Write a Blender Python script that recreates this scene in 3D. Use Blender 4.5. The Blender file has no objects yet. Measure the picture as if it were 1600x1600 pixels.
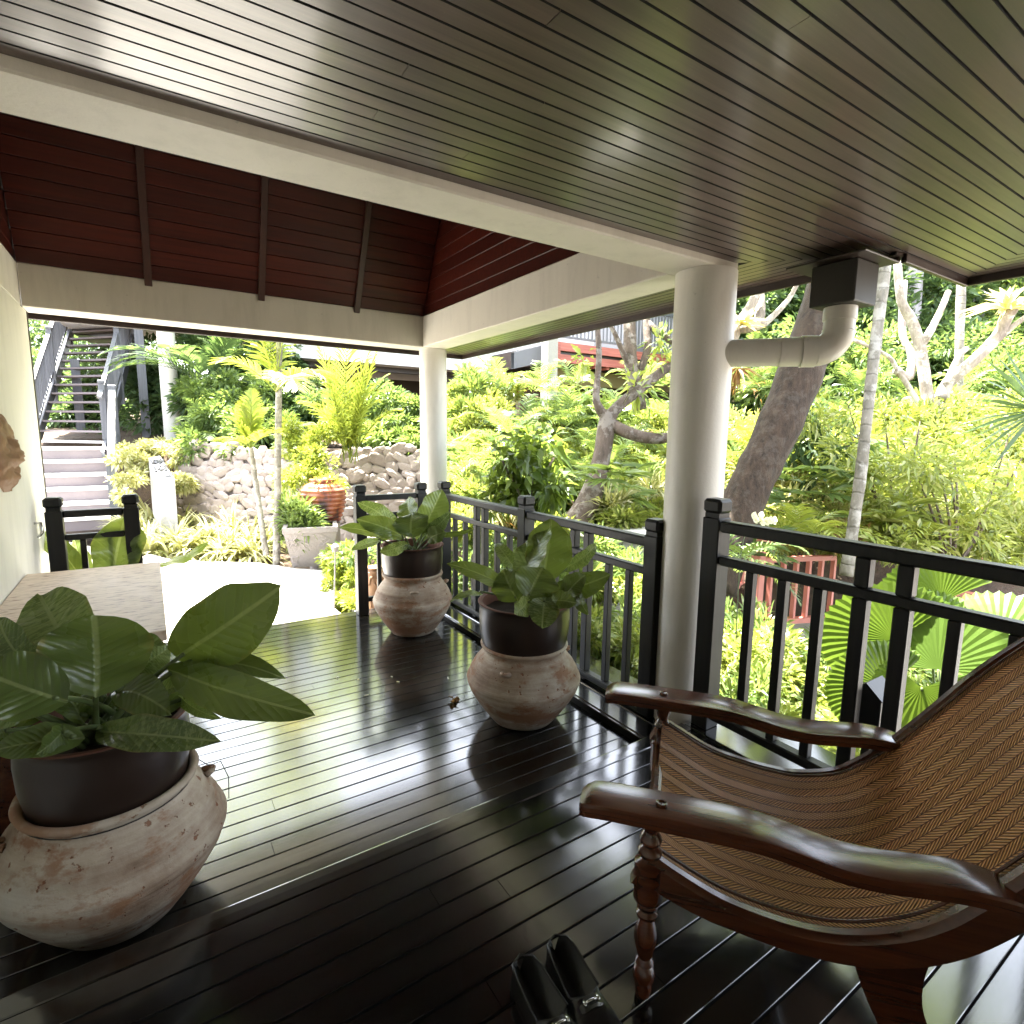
import bpy, math, random
import numpy as np
from mathutils import Vector, Matrix, noise
rad = math.radians
random.seed(7); rng = np.random.default_rng(7)
scene = bpy.context.scene
COL = scene.collection

# ------------------------------------------------------------------ camera
CM = np.array([[0.838, -0.545, 0.012], [-0.066, -0.124, -0.990], [0.541, 0.829, -0.140]])
u_, s_, v_ = np.linalg.svd(CM); CM = u_ @ v_
CF = 866.76; CC = np.array([0, 0, 1.5])
cam_d = bpy.data.cameras.new('camera'); cam = bpy.data.objects.new('camera', cam_d); COL.objects.link(cam)
cam_d.sensor_width = 36; cam_d.lens = CF / 1600 * 36; cam_d.clip_start = 0.02; cam_d.clip_end = 500
mw = Matrix.Identity(4)
for i in range(3):
    mw[i][0] = CM[0][i]; mw[i][1] = -CM[1][i]; mw[i][2] = -CM[2][i]; mw[i][3] = CC[i]
cam.matrix_world = mw
scene.camera = cam
# ------------------------------------------------------------------ sky, sun, exposure
EL, AZ = 70, -14       # sun elevation, azimuth from +Y towards +X
world = bpy.data.worlds.new('World'); scene.world = world; world.use_nodes = True
wn = world.node_tree.nodes; wl = world.node_tree.links
sky = wn.new('ShaderNodeTexSky'); sky.sky_type = 'NISHITA'; sky.sun_disc = False
sky.sun_elevation = rad(EL); sky.sun_rotation = rad(AZ); sky.dust_density = 2.0; sky.air_density = 1.0
hsv = wn.new('ShaderNodeHueSaturation'); hsv.inputs['Saturation'].default_value = .38; wl.new(sky.outputs[0], hsv.inputs['Color'])
wl.new(hsv.outputs[0], wn['Background'].inputs[0]); wn['Background'].inputs[1].default_value = 0.15
sd = bpy.data.lights.new('sun', 'SUN'); sd.energy = 5.0; sd.angle = rad(0.6); sd.color = (1, .955, .87)
sun = bpy.data.objects.new('sun', sd); COL.objects.link(sun)
sv = Vector((math.sin(rad(AZ)) * math.cos(rad(EL)), math.cos(rad(AZ)) * math.cos(rad(EL)), math.sin(rad(EL))))
sun.rotation_euler = sv.to_track_quat('Z', 'Y').to_euler()
scene.view_settings.view_transform = 'Standard'; scene.view_settings.look = 'None'
scene.view_settings.exposure = 3.78; scene.view_settings.gamma = 1.0
scene.view_settings.use_curve_mapping = False
scene.cycles.max_bounces = 10; scene.cycles.diffuse_bounces = 6; scene.cycles.glossy_bounces = 5

# ------------------------------------------------------------------ surveying helpers (a pixel of the 1600 px photograph to a point of the place)
def ray(u, v): return CM.T @ np.array([(u - 800) / CF, (v - 800) / CF, 1.0])
def P(u, v, d): return CC + ray(u, v) * d
def onx(u, v, x): r = ray(u, v); return CC + r * (x / r[0])
def ony(u, v, y): r = ray(u, v); return CC + r * (y / r[1])
def onz(u, v, z): r = ray(u, v); return CC + r * ((z - 1.5) / r[2])
def V(*a): return np.array(a, float)
def nrm(a): a = np.asarray(a, float); return a / (np.linalg.norm(a) + 1e-12)

# ------------------------------------------------------------------ materials
class NT:
    def __init__(s, m): s.t = m.node_tree; s.n = s.t.nodes; s.l = s.t.links
    def new(s, t, **k):
        n = s.n.new(t)
        for a, b in k.items():
            if a[0] == '_': setattr(n, a[1:], b)
        for a, b in k.items():
            if a[0] != '_': n.inputs[a.replace('_', ' ')].default_value = b
        return n
    def link(s, a, b): s.l.new(a, b)
    def math(s, op, a, b=None, c=None):
        n = s.n.new('ShaderNodeMath'); n.operation = op
        for i, x in enumerate((a, b, c)):
            if x is None: continue
            if isinstance(x, (int, float)): n.inputs[i].default_value = x
            else: s.l.new(x, n.inputs[i])
        return n.outputs[0]
    def ramp(s, f, stops):
        n = s.n.new('ShaderNodeValToRGB'); e = n.color_ramp.elements
        while len(e) < len(stops): e.new(.5)
        for i, (p, c) in enumerate(stops): e[i].position = p; e[i].color = (*c, 1) if len(c) == 3 else c
        s.l.new(f, n.inputs[0]); return n.outputs[0]
    def mix(s, f, a, b, t='MIX'):
        n = s.n.new('ShaderNodeMix'); n.data_type = 'RGBA'; n.blend_type = t
        for i, x in ((0, f), (6, a), (7, b)):
            if isinstance(x, (int, float)): n.inputs[i].default_value = x
            elif isinstance(x, tuple): n.inputs[i].default_value = (*x, 1)
            else: s.l.new(x, n.inputs[i])
        return n.outputs[2]
    def noise(s, vec, scale, detail=3, rough=.5, dim='3D'):
        n = s.n.new('ShaderNodeTexNoise'); n.inputs['Scale'].default_value = scale
        n.inputs['Detail'].default_value = detail; n.inputs['Roughness'].default_value = rough
        if vec is not None: s.l.new(vec, n.inputs['Vector'])
        return n.outputs[0]
    def mapping(s, vec, sc=(1, 1, 1), rot=(0, 0, 0)):
        n = s.n.new('ShaderNodeMapping'); n.inputs['Scale'].default_value = sc; n.inputs['Rotation'].default_value = rot
        s.l.new(vec, n.inputs['Vector']); return n.outputs[0]
    def pos(s):
        g = s.n.new('ShaderNodeNewGeometry'); return g.outputs['Position']
    def obj(s): return s.n.new('ShaderNodeTexCoord').outputs['Object']
    def bump(s, h, strength=.3, dist=.01):
        n = s.n.new('ShaderNodeBump'); n.inputs['Strength'].default_value = strength
        n.inputs['Distance'].default_value = dist; s.l.new(h, n.inputs['Height'])
        s.l.new(n.outputs[0], s.n['Principled BSDF'].inputs['Normal'])
    def set(s, **k):
        p = s.n['Principled BSDF']
        for a, b in k.items():
            i = p.inputs[a.replace('_', ' ')]
            if isinstance(b, (int, float)): i.default_value = b
            elif isinstance(b, tuple): i.default_value = (*b, 1) if len(b) == 3 else b
            else: s.l.new(b, i)
def M_(name):
    m = bpy.data.materials.new(name); m.use_nodes = True; return m, NT(m)
def objrand(t): return t.n.new('ShaderNodeObjectInfo').outputs['Random']
def island(t): return t.n.new('ShaderNodeNewGeometry').outputs['Random Per Island']

def plain(name, col, rough=.6, var=.12, scale=6, bump=.0, bscale=60, metal=0.0, spec=.5, coat=0.0, stain=0.0):
    m, t = M_(name); p = t.pos()
    f = t.noise(p, scale, 4, .6)
    c = t.mix(f, tuple(x * (1 - var) for x in col), tuple(min(1, x * (1 + var)) for x in col))
    if stain:
        k = t.ramp(t.noise(t.mapping(p, (5, 5, .8)), 1.6, 6, .7), [(.48, (0, 0, 0)), (.72, (1, 1, 1))])
        k2 = t.ramp(t.noise(p, 34, 3, .6), [(.70, (0, 0, 0)), (.74, (1, 1, 1))])
        c = t.mix(t.math('MULTIPLY', k, stain), c, tuple(x * .62 for x in col)); c = t.mix(t.math('MULTIPLY', k2, stain), c, tuple(x * .5 for x in col))
    t.set(Base_Color=c, Roughness=rough, Metallic=metal, Specular_IOR_Level=spec, Coat_Weight=coat)
    if bump: t.bump(t.noise(p, bscale, 4, .6), bump, .004)
    return m
def wood(name, c0, c1, axis='x', rough=.3, rvar=.12, grain=1.0, bump=.15, coat=0.0, spec=.5, rot=0.0, wear=0.0):
    m, t = M_(name); p = t.pos(); r = objrand(t)
    if rot: p = t.mapping(p, (1, 1, 1), (0, 0, rot))
    sc = {'x': (1.2, 30, 30), 'y': (30, 1.2, 30), 'z': (30, 30, 1.2)}[axis]
    off = t.new('ShaderNodeCombineXYZ'); k = t.math('MULTIPLY', r, 37.0)
    for i in range(3): t.link(k, off.inputs[i])
    a = t.new('ShaderNodeVectorMath', _operation='ADD'); t.link(p, a.inputs[0]); t.link(off.outputs[0], a.inputs[1])
    q = t.mapping(a.outputs[0], sc)
    f = t.noise(q, 1.3 * grain, 5, .65)
    g = t.noise(a.outputs[0], 3.0, 2)
    c = t.ramp(f, [(.3, c0), (.7, c1)])
    c = t.mix(t.math('MULTIPLY', r, .45), c, tuple(x * .45 for x in c0))
    rr = t.math('ADD', t.math('MULTIPLY', t.noise(q, 2.0, 4), rvar * 1.3), t.math('MULTIPLY', g, rvar))
    rr = t.math('ADD', rr, rough - rvar)
    t.set(Base_Color=c, Roughness=rr, Coat_Weight=coat, Coat_Roughness=.12, Specular_IOR_Level=spec)
    if wear:
        dust = t.ramp(t.noise(a.outputs[0], 170, 2, .5), [(.70, (0, 0, 0)), (.76, (1, 1, 1))])
        scr = t.ramp(t.noise(t.mapping(a.outputs[0], (4, 120, 30), (0, 0, .6)), 1.0, 3, .6), [(.66, (0, 0, 0)), (.72, (1, 1, 1))])
        scr2 = t.ramp(t.noise(t.mapping(a.outputs[0], (90, 5, 30), (0, 0, .35)), 1.0, 3, .6), [(.67, (0, 0, 0)), (.73, (1, 1, 1))])
        blot = t.ramp(t.noise(p, 1.7, 5, .65), [(.42, (0, 0, 0)), (.68, (1, 1, 1))])
        k2 = t.math('MULTIPLY', t.math('MAXIMUM', scr, scr2), blot)
        c = t.mix(t.math('MULTIPLY', t.math('MAXIMUM', dust, t.math('MULTIPLY', k2, .6)), .35 * wear), c, (.20, .19, .17))
        rr = t.math('ADD', rr, t.math('MULTIPLY', t.math('ADD', t.math('MULTIPLY', k2, .25), t.math('MULTIPLY', blot, .10)), wear))
        t.set(Base_Color=c, Roughness=rr)
    h = t.math('ADD', f, t.math('MULTIPLY', t.noise(a.outputs[0], 9, 3), .8))
    t.bump(h, bump, .003)
    return m

MAT = {}
MAT['floor_x'] = wood('dark_lacquered_deck_wood', (.0035, .0036, .0035), (.010, .0098, .0092), 'x', .13, .05, 1, .045, .55, 1.0, wear=.45)
MAT['floor_y'] = wood('dark_lacquered_kerb_wood', (.0045, .0045, .004), (.012, .0115, .011), 'y', .13, .05, 1, .045, .55, 1.0, wear=.45)
MAT['gap'] = plain('dark_subfloor_and_groove_shade', (.006, .006, .006), .9)
MAT['ceil_x'] = wood('brown_lacquered_ceiling_wood', (.044, .023, .020), (.105, .062, .052), 'x', .33, .09, .9, .12, .4, .75, wear=.5)
MAT['ceil_y'] = wood('brown_lacquered_soffit_wood', (.044, .023, .020), (.105, .062, .052), 'y', .33, .09, .9, .12, .4, .75, wear=.5)
MAT['roof'] = wood('red_brown_roof_lining_wood', (.026, .0034, .0016), (.072, .0095, .0034), 'x', .42, .08, .9, .15, 0, .25)
MAT['rafter'] = wood('dark_red_rafter_wood', (.030, .008, .005), (.06, .018, .010), 'z', .4, .08)
MAT['cream'] = plain('cream_painted_plaster', (.60, .565, .49), .55, .06, 5, .3, 60, stain=.35)
MAT['creamw'] = plain('off_white_wall_plaster', (.66, .63, .555), .6, .05, 3, .3, 60, stain=.3)
MAT['colwhite'] = plain('white_painted_concrete', (.70, .675, .61), .45, .05, 5, .25, 60, stain=.35)
MAT['outwhite'] = plain('weathered_white_paint', (.62, .60, .56), .6, .10, 3, .2, 40)
MAT['rail'] = wood('black_painted_timber', (.006, .0065, .006), (.017, .017, .015), 'z', .42, .1, .9, .15, 0, .32)
MAT['fascia'] = plain('dark_brown_fascia_paint', (.025, .014, .01), .4)
MAT['chair'] = wood('polished_teak', (.030, .008, .004), (.125, .036, .014), 'x', .20, .04, .8, .025, .3, .5, rad(48.6))
MAT['pvc'] = plain('cream_pvc_pipe', (.64, .61, .53), .38, .05, stain=.35)
MAT['boxdark'] = plain('dark_gutter_box_metal', (.026, .023, .018), .5, .2, 8)
MAT['glaze'] = plain('dark_brown_glazed_ceramic', (.026, .015, .011), .36, .3, 10, .1, 30, 0, .45, .12)
MAT['rimclay'] = plain('brown_unglazed_rim', (.11, .048, .032), .75, .2, 8, .1, 50, 0, .2)
MAT['soil'] = plain('potting_soil', (.02, .014, .01), .95, .4, 40, .8, 60, 0, .08)
MAT['shoe'] = plain('black_polished_leather', (.008, .008, .008), .26, .2, 20, .1, 120, 0, .6)
MAT['shoein'] = plain('dark_shoe_lining', (.012, .011, .01), .8)
MAT['metal'] = plain('chromed_metal', (.6, .6, .58), .2, .05, 5, 0, 10, 1)
MAT['bark'] = None
def bark(name, c0, c1, ring=0.0, sc=7, rough=.85, lich=0.0, lc=(.6, .58, .52)):
    m, t = M_(name); p = t.obj()
    f = t.noise(t.mapping(p, (1, 1, .35)), sc * 2, 6, .7)
    c = t.ramp(f, [(.32, c0), (.68, c1)])
    h = f
    if ring:
        z = t.new('ShaderNodeSeparateXYZ'); t.link(p, z.inputs[0])
        w = t.math('FRACT', t.math('ADD', t.math('MULTIPLY', z.outputs[2], ring), t.math('MULTIPLY', t.noise(p, 2.5, 4), 1.6)))
        k = t.ramp(w, [(0, (.5, .5, .5)), (.10, (1, 1, 1)), (.90, (1, 1, 1)), (1, (.5, .5, .5))])
        c = t.mix(k, tuple(x * .75 for x in c0), c)
        h = t.math('ADD', h, t.math('MULTIPLY', k, .6))
    if lich:
        l = t.ramp(t.noise(p, sc, 5, .7), [(.5, (0, 0, 0)), (.58, (1, 1, 1))])
        c = t.mix(t.math('MULTIPLY', l, lich), c, lc)
    t.set(Base_Color=c, Roughness=rough); t.bump(h, .8, .02)
    return m
MAT['bark'] = bark('frangipani_bark', (.045, .031, .022), (.15, .11, .085), 0, 6, .85, .55, (.30, .27, .24))
MAT['barkpale'] = bark('pale_frangipani_bark', (.14, .11, .09), (.36, .31, .27), 0, 6, .85, .7, (.52, .49, .45))
MAT['coco'] = bark('palm_trunk_bark', (.015, .009, .005), (.062, .038, .023), 0, 9, .9, .25, (.12, .10, .08))
MAT['thin'] = bark('ringed_palm_stem', (.10, .09, .07), (.24, .215, .175), 7.0, 5, .8, .5, (.42, .40, .36))
MAT['greytrunk'] = bark('grey_tree_bark', (.18, .17, .18), (.34, .32, .33), 0, 3)

def leafmat(name, c0, c1, trans=.35, rough=.42, third=None, spec=.4):
    m, t = M_(name)
    r = island(t)
    stops = [(0, c0), (1, c1)] if third is None else [(0, c0), (.72, c1), (.9, third)]
    c = t.ramp(r, stops)
    o = t.n['Material Output']; pb = t.n['Principled BSDF']
    t.set(Base_Color=c, Roughness=rough, Specular_IOR_Level=spec)
    tr = t.new('ShaderNodeBsdfTranslucent')
    cc = t.mix(.5, c, (.55, .75, .10), 'MIX'); t.link(t.mix(1.0, t.mix(.6, c, (c1[0] * 1.7, c1[1] * 1.55, c1[2] * .7)), (1, 1, 1), 'MULTIPLY'), tr.inputs[0])
    mx = t.new('ShaderNodeMixShader', Fac=trans)
    t.link(pb.outputs[0], mx.inputs[1]); t.link(tr.outputs[0], mx.inputs[2]); t.link(mx.outputs[0], o.inputs[0])
    return m
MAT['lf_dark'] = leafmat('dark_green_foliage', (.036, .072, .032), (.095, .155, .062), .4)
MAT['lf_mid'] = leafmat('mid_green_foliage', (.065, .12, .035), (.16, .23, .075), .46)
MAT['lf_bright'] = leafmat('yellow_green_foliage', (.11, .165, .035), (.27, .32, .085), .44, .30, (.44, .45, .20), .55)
MAT['lf_lime'] = leafmat('lime_green_palm_leaf', (.13, .19, .025), (.29, .34, .07), .42, .28)
MAT['lf_varieg'] = leafmat('variegated_cream_green_leaf', (.16, .19, .05), (.42, .42, .22), .4, .45, (.62, .60, .42))
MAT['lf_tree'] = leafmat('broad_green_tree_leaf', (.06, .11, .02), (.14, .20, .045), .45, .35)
MAT['lf_fan'] = leafmat('green_fan_palm_leaf', (.055, .10, .016), (.095, .155, .03), .42, .33)
MAT['lf_fern'] = leafmat('fresh_fern_green', (.085, .145, .04), (.20, .27, .09), .44, .3)
MAT['lf_orange'] = leafmat('yellow_orange_bromeliad_leaf', (.48, .43, .20), (.66, .60, .38), .4)
MAT['lf_dry'] = leafmat('dry_brown_leaf', (.14, .07, .03), (.28, .17, .08), .3)
MAT['petal'] = leafmat('white_petal', (.7, .7, .66), (.85, .85, .8), .3)

def bigleaf(name, base, dark, vein, varieg=0.0):
    m, t = M_(name)
    uv = t.new('ShaderNodeUVMap').outputs[0]
    s = t.new('ShaderNodeSeparateXYZ'); t.link(uv, s.inputs[0])
    a = t.math('ABSOLUTE', t.math('SUBTRACT', s.outputs[1], .5))      # 0 at midrib, .5 at margin
    k = t.math('SUBTRACT', s.outputs[0], t.math('MULTIPLY', a, .55))
    ph = t.math('FRACT', t.math('MULTIPLY', k, 11.0))
    line = t.ramp(ph, [(0, (1, 1, 1)), (.07, (0, 0, 0)), (.93, (0, 0, 0)), (1, (1, 1, 1))])
    mid = t.ramp(a, [(0, (1, 1, 1)), (.018, (1, 1, 1)), (.035, (0, 0, 0))])
    n = t.noise(t.obj(), 7, 4)
    c = t.mix(n, dark, base)
    if varieg:
        w = t.noise(t.mapping(uv, (26, 3, 1)), 1.2, 4, .7)
        f = t.ramp(t.math('ADD', w, t.math('MULTIPLY', n, .25)), [(.60, (0, 0, 0)), (.68, (1, 1, 1))])
        c = t.mix(t.math('MULTIPLY', f, varieg), c, (.20, .25, .10))
    c = t.mix(t.math('MULTIPLY', line, .16), c, vein)
    c = t.mix(mid, c, vein)
    br = t.ramp(t.math('ADD', t.math('MULTIPLY', a, 1.1), t.math('MULTIPLY', t.noise(t.obj(), 16, 5, .7), .42)), [(.70, (0, 0, 0)), (.78, (1, 1, 1))])
    c = t.mix(t.math('MULTIPLY', br, .55), c, (.22, .16, .05))
    sp_ = t.ramp(t.noise(t.obj(), 60, 3, .6), [(.68, (0, 0, 0)), (.72, (1, 1, 1))]); c = t.mix(t.math('MULTIPLY', sp_, .35), c, (.18, .17, .10))
    pb = t.n['Principled BSDF']; t.set(Base_Color=c, Roughness=t.math('ADD', t.math('MULTIPLY', t.noise(t.obj(), 6, 4), .28), .14), Specular_IOR_Level=.5)
    h = t.math('SUBTRACT', t.math('MULTIPLY', t.math('SINE', t.math('MULTIPLY', ph, 3.1416)), 1.0), t.math('MULTIPLY', mid, .8))
    t.bump(h, .38, .005)
    tr = t.new('ShaderNodeBsdfTranslucent'); t.link(t.mix(.6, c, (base[0] * 2.6, base[1] * 2.3, base[2])), tr.inputs[0])
    mx = t.new('ShaderNodeMixShader', Fac=.3)
    t.link(pb.outputs[0], mx.inputs[1]); t.link(tr.outputs[0], mx.inputs[2]); t.link(mx.outputs[0], t.n['Material Output'].inputs[0])
    return m
MAT['big'] = bigleaf('philodendron_leaf', (.105, .15, .04), (.06, .10, .028), (.22, .27, .11), .0)
MAT['bigv'] = bigleaf('streaked_philodendron_leaf', (.10, .15, .045), (.045, .08, .026), (.22, .27, .12), .85)
MAT['petiole'] = plain('pale_green_leaf_stalk', (.10, .14, .05), .4)

def jarmat(name, seed):
    m, t = M_(name); p = t.obj()
    sp = t.new('ShaderNodeSeparateXYZ'); t.link(p, sp.inputs[0])
    off = t.new('ShaderNodeVectorMath', _operation='ADD'); t.link(p, off.inputs[0]); off.inputs[1].default_value = (seed, seed * 2.3, 0)
    q = off.outputs[0]
    band = t.noise(t.mapping(q, (1.2, 1.2, 14)), 1.2, 5, .65)
    blot = t.noise(q, 4.2, 6, .65)
    c = t.ramp(t.math('ADD', t.math('MULTIPLY', band, .5), t.math('MULTIPLY', blot, .5)), [(.33, (.15, .095, .065)), (.44, (.32, .24, .18)), (.56, (.48, .41, .33)), (.70, (.60, .55, .475))])
    st = t.ramp(t.noise(t.mapping(q, (1, 1, 2)), 3.0, 6, .75), [(.50, (0, 0, 0)), (.57, (1, 1, 1))])
    c = t.mix(t.math('MULTIPLY', st, .7), c, (.27, .12, .055))
    ws = t.ramp(t.noise(q, 2.1, 5, .6), [(.55, (0, 0, 0)), (.66, (1, 1, 1))])
    c = t.mix(t.math('MULTIPLY', ws, .6), c, (.50, .50, .45))
    pits = t.ramp(t.noise(q, 28, 3, .6), [(.65, (0, 0, 0)), (.69, (1, 1, 1))])
    c = t.mix(t.math('MULTIPLY', pits, .8), c, (.20, .07, .03))
    t.set(Base_Color=c, Roughness=.82, Specular_IOR_Level=.25)
    h = t.math('ADD', t.math('MULTIPLY', t.noise(t.mapping(q, (1, 1, 30)), 1.3, 3), 1.0), t.math('MULTIPLY', t.noise(q, 26, 5, .7), .7))
    h = t.math('SUBTRACT', h, t.math('MULTIPLY', pits, 1.0))
    t.bump(h, .55, .008); return m
MAT['jar0'] = jarmat('weathered_earthenware_a', 1.7); MAT['jar1'] = jarmat('weathered_earthenware_b', 5.1); MAT['jar2'] = jarmat('weathered_earthenware_c', 9.4)

def stonemat(name, c0, c1, sc=6, bump=.9):
    m, t = M_(name); p = t.pos(); r = objrand(t)
    f = t.noise(p, sc, 7, .65); g = t.noise(p, sc * 6, 4, .7)
    c = t.mix(t.math('ADD', t.math('MULTIPLY', f, .7), t.math('MULTIPLY', g, .3)), c0, c1)
    c = t.mix(t.math('MULTIPLY', r, .5), c, tuple(x * .8 for x in c0))
    t.set(Base_Color=c, Roughness=.88); t.bump(t.math('ADD', f, t.math('MULTIPLY', g, .4)), bump, .02); return m
MAT['stone'] = stonemat('pale_pinkish_rubble_stone', (.22, .17, .145), (.50, .43, .39))
MAT['mortar'] = stonemat('dark_brown_wall_core', (.10, .08, .07), (.18, .15, .13), 10)  # darker brown core seen between the stones
MAT['planter'] = stonemat('carved_grey_stone', (.22, .19, .18), (.42, .38, .36), 12)
MAT['greystone'] = stonemat('grey_cast_stone', (.26, .25, .24), (.42, .40, .38), 10, .3)
MAT['conc'] = stonemat('sunlit_pale_concrete', (.36, .345, .32), (.52, .50, .46), 2.5, .3)
MAT['step'] = stonemat('grey_purple_step_concrete', (.13, .11, .115), (.21, .18, .185), 3, .2)  # grey-purple has the weaker light on the risers in its colour
MAT['steplit'] = plain('painted_sunlit_step_white', (.62, .60, .57), .8, .08, 4)  # sunlight on the concrete treads and handrail, painted as white
MAT['bluegrey'] = wood('slate_grey_painted_timber', (.075, .08, .095), (.15, .155, .175), 'z', .5, .1, .8, .2)
MAT['bluewhite'] = plain('white_building_render', (.55, .56, .60), .7, .06, 1.5)
MAT['slatepanel'] = plain('slate_grey_panel', (.12, .125, .14), .6, .15, 3)
MAT['redwood'] = wood('faded_red_painted_timber', (.22, .055, .04), (.42, .14, .11), 'x', .6, .1, .8, .3)
MAT['redfence'] = plain('coral_red_paint', (.64, .25, .20), .5, .25, 3, .2, 30)
MAT['olive'] = plain('olive_stained_beam', (.16, .14, .05), .7, .3, 2)
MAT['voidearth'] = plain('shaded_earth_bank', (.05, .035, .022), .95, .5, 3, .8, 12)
MAT['black'] = plain('matt_black_metal', (.012, .012, .012), .45)
MAT['black'] = plain('matt_black_metal', (.012, .012, .012), .45)
m, t = M_('garden_soil'); p = t.pos()
c = t.ramp(t.noise(p, 2.5, 8, .7), [(.3, (.035, .022, .013)), (.55, (.10, .065, .04)), (.75, (.05, .065, .02))])
t.set(Base_Color=c, Roughness=.95); t.bump(t.noise(p, 18, 8, .7), 1, .05); MAT['ground'] = m
m, t = M_('travertine_table_top'); p = t.pos()
f = t.noise(t.mapping(p, (17, 60, 9)), 1.0, 4, .6)
c = t.ramp(f, [(.36, (.26, .16, .105)), (.43, (.50, .37, .27)), (.62, (.62, .49, .38))])
t.set(Base_Color=c, Roughness=.5); t.bump(f, .25, .004); MAT['table'] = m
m, t = M_('ribbed_red_brown_glaze'); p = t.obj()
f = t.noise(t.mapping(p, (3, 3, 1)), 2.3, 3)
z = t.new('ShaderNodeSeparateXYZ'); t.link(p, z.inputs[0])
c = t.ramp(t.math('ADD', f, t.math('MULTIPLY', z.outputs[2], .35)), [(.48, (.045, .025, .03)), (.60, (.20, .05, .025)), (.78, (.32, .11, .055))])
t.set(Base_Color=c, Roughness=.25); MAT['ribjar'] = m
m, t = M_('woven_rattan'); uv = t.new('ShaderNodeUVMap').outputs[0]
s = t.new('ShaderNodeSeparateXYZ'); t.link(uv, s.inputs[0])
# twill of flat cane: zigzag ribs; u along the seat, v across (metres)
zz = t.math('PINGPONG', t.math('MULTIPLY', s.outputs[1], 1.0), .030)
st = t.math('FRACT', t.math('MULTIPLY', t.math('ADD', s.outputs[0], t.math('MULTIPLY', zz, 1.15)), 96.0))
ridge = t.math('SINE', t.math('MULTIPLY', st, 3.14159))
seg = t.math('FRACT', t.math('MULTIPLY', s.outputs[1], 33.333))
sg = t.ramp(seg, [(0, (0, 0, 0)), (.1, (1, 1, 1)), (.9, (1, 1, 1)), (1, (0, 0, 0))])
h = t.math('MULTIPLY', ridge, t.math('ADD', t.math('MULTIPLY', sg, .9), .1))
n = t.noise(t.mapping(uv, (60, 60, 1)), 1, 4, .7)
c = t.ramp(t.math('ADD', t.math('MULTIPLY', h, .7), t.math('MULTIPLY', n, .3)), [(.12, (.016, .005, .002)), (.33, (.28, .105, .032)), (.70, (.80, .43, .175))])
t.set(Base_Color=c, Roughness=.42, Specular_IOR_Level=.45); t.bump(h, 1.0, .010); MAT['weave'] = m
MAT['woodmask'] = plain('carved_light_wood', (.30, .17, .09), .6, .35, 14, .6, 60)

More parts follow.
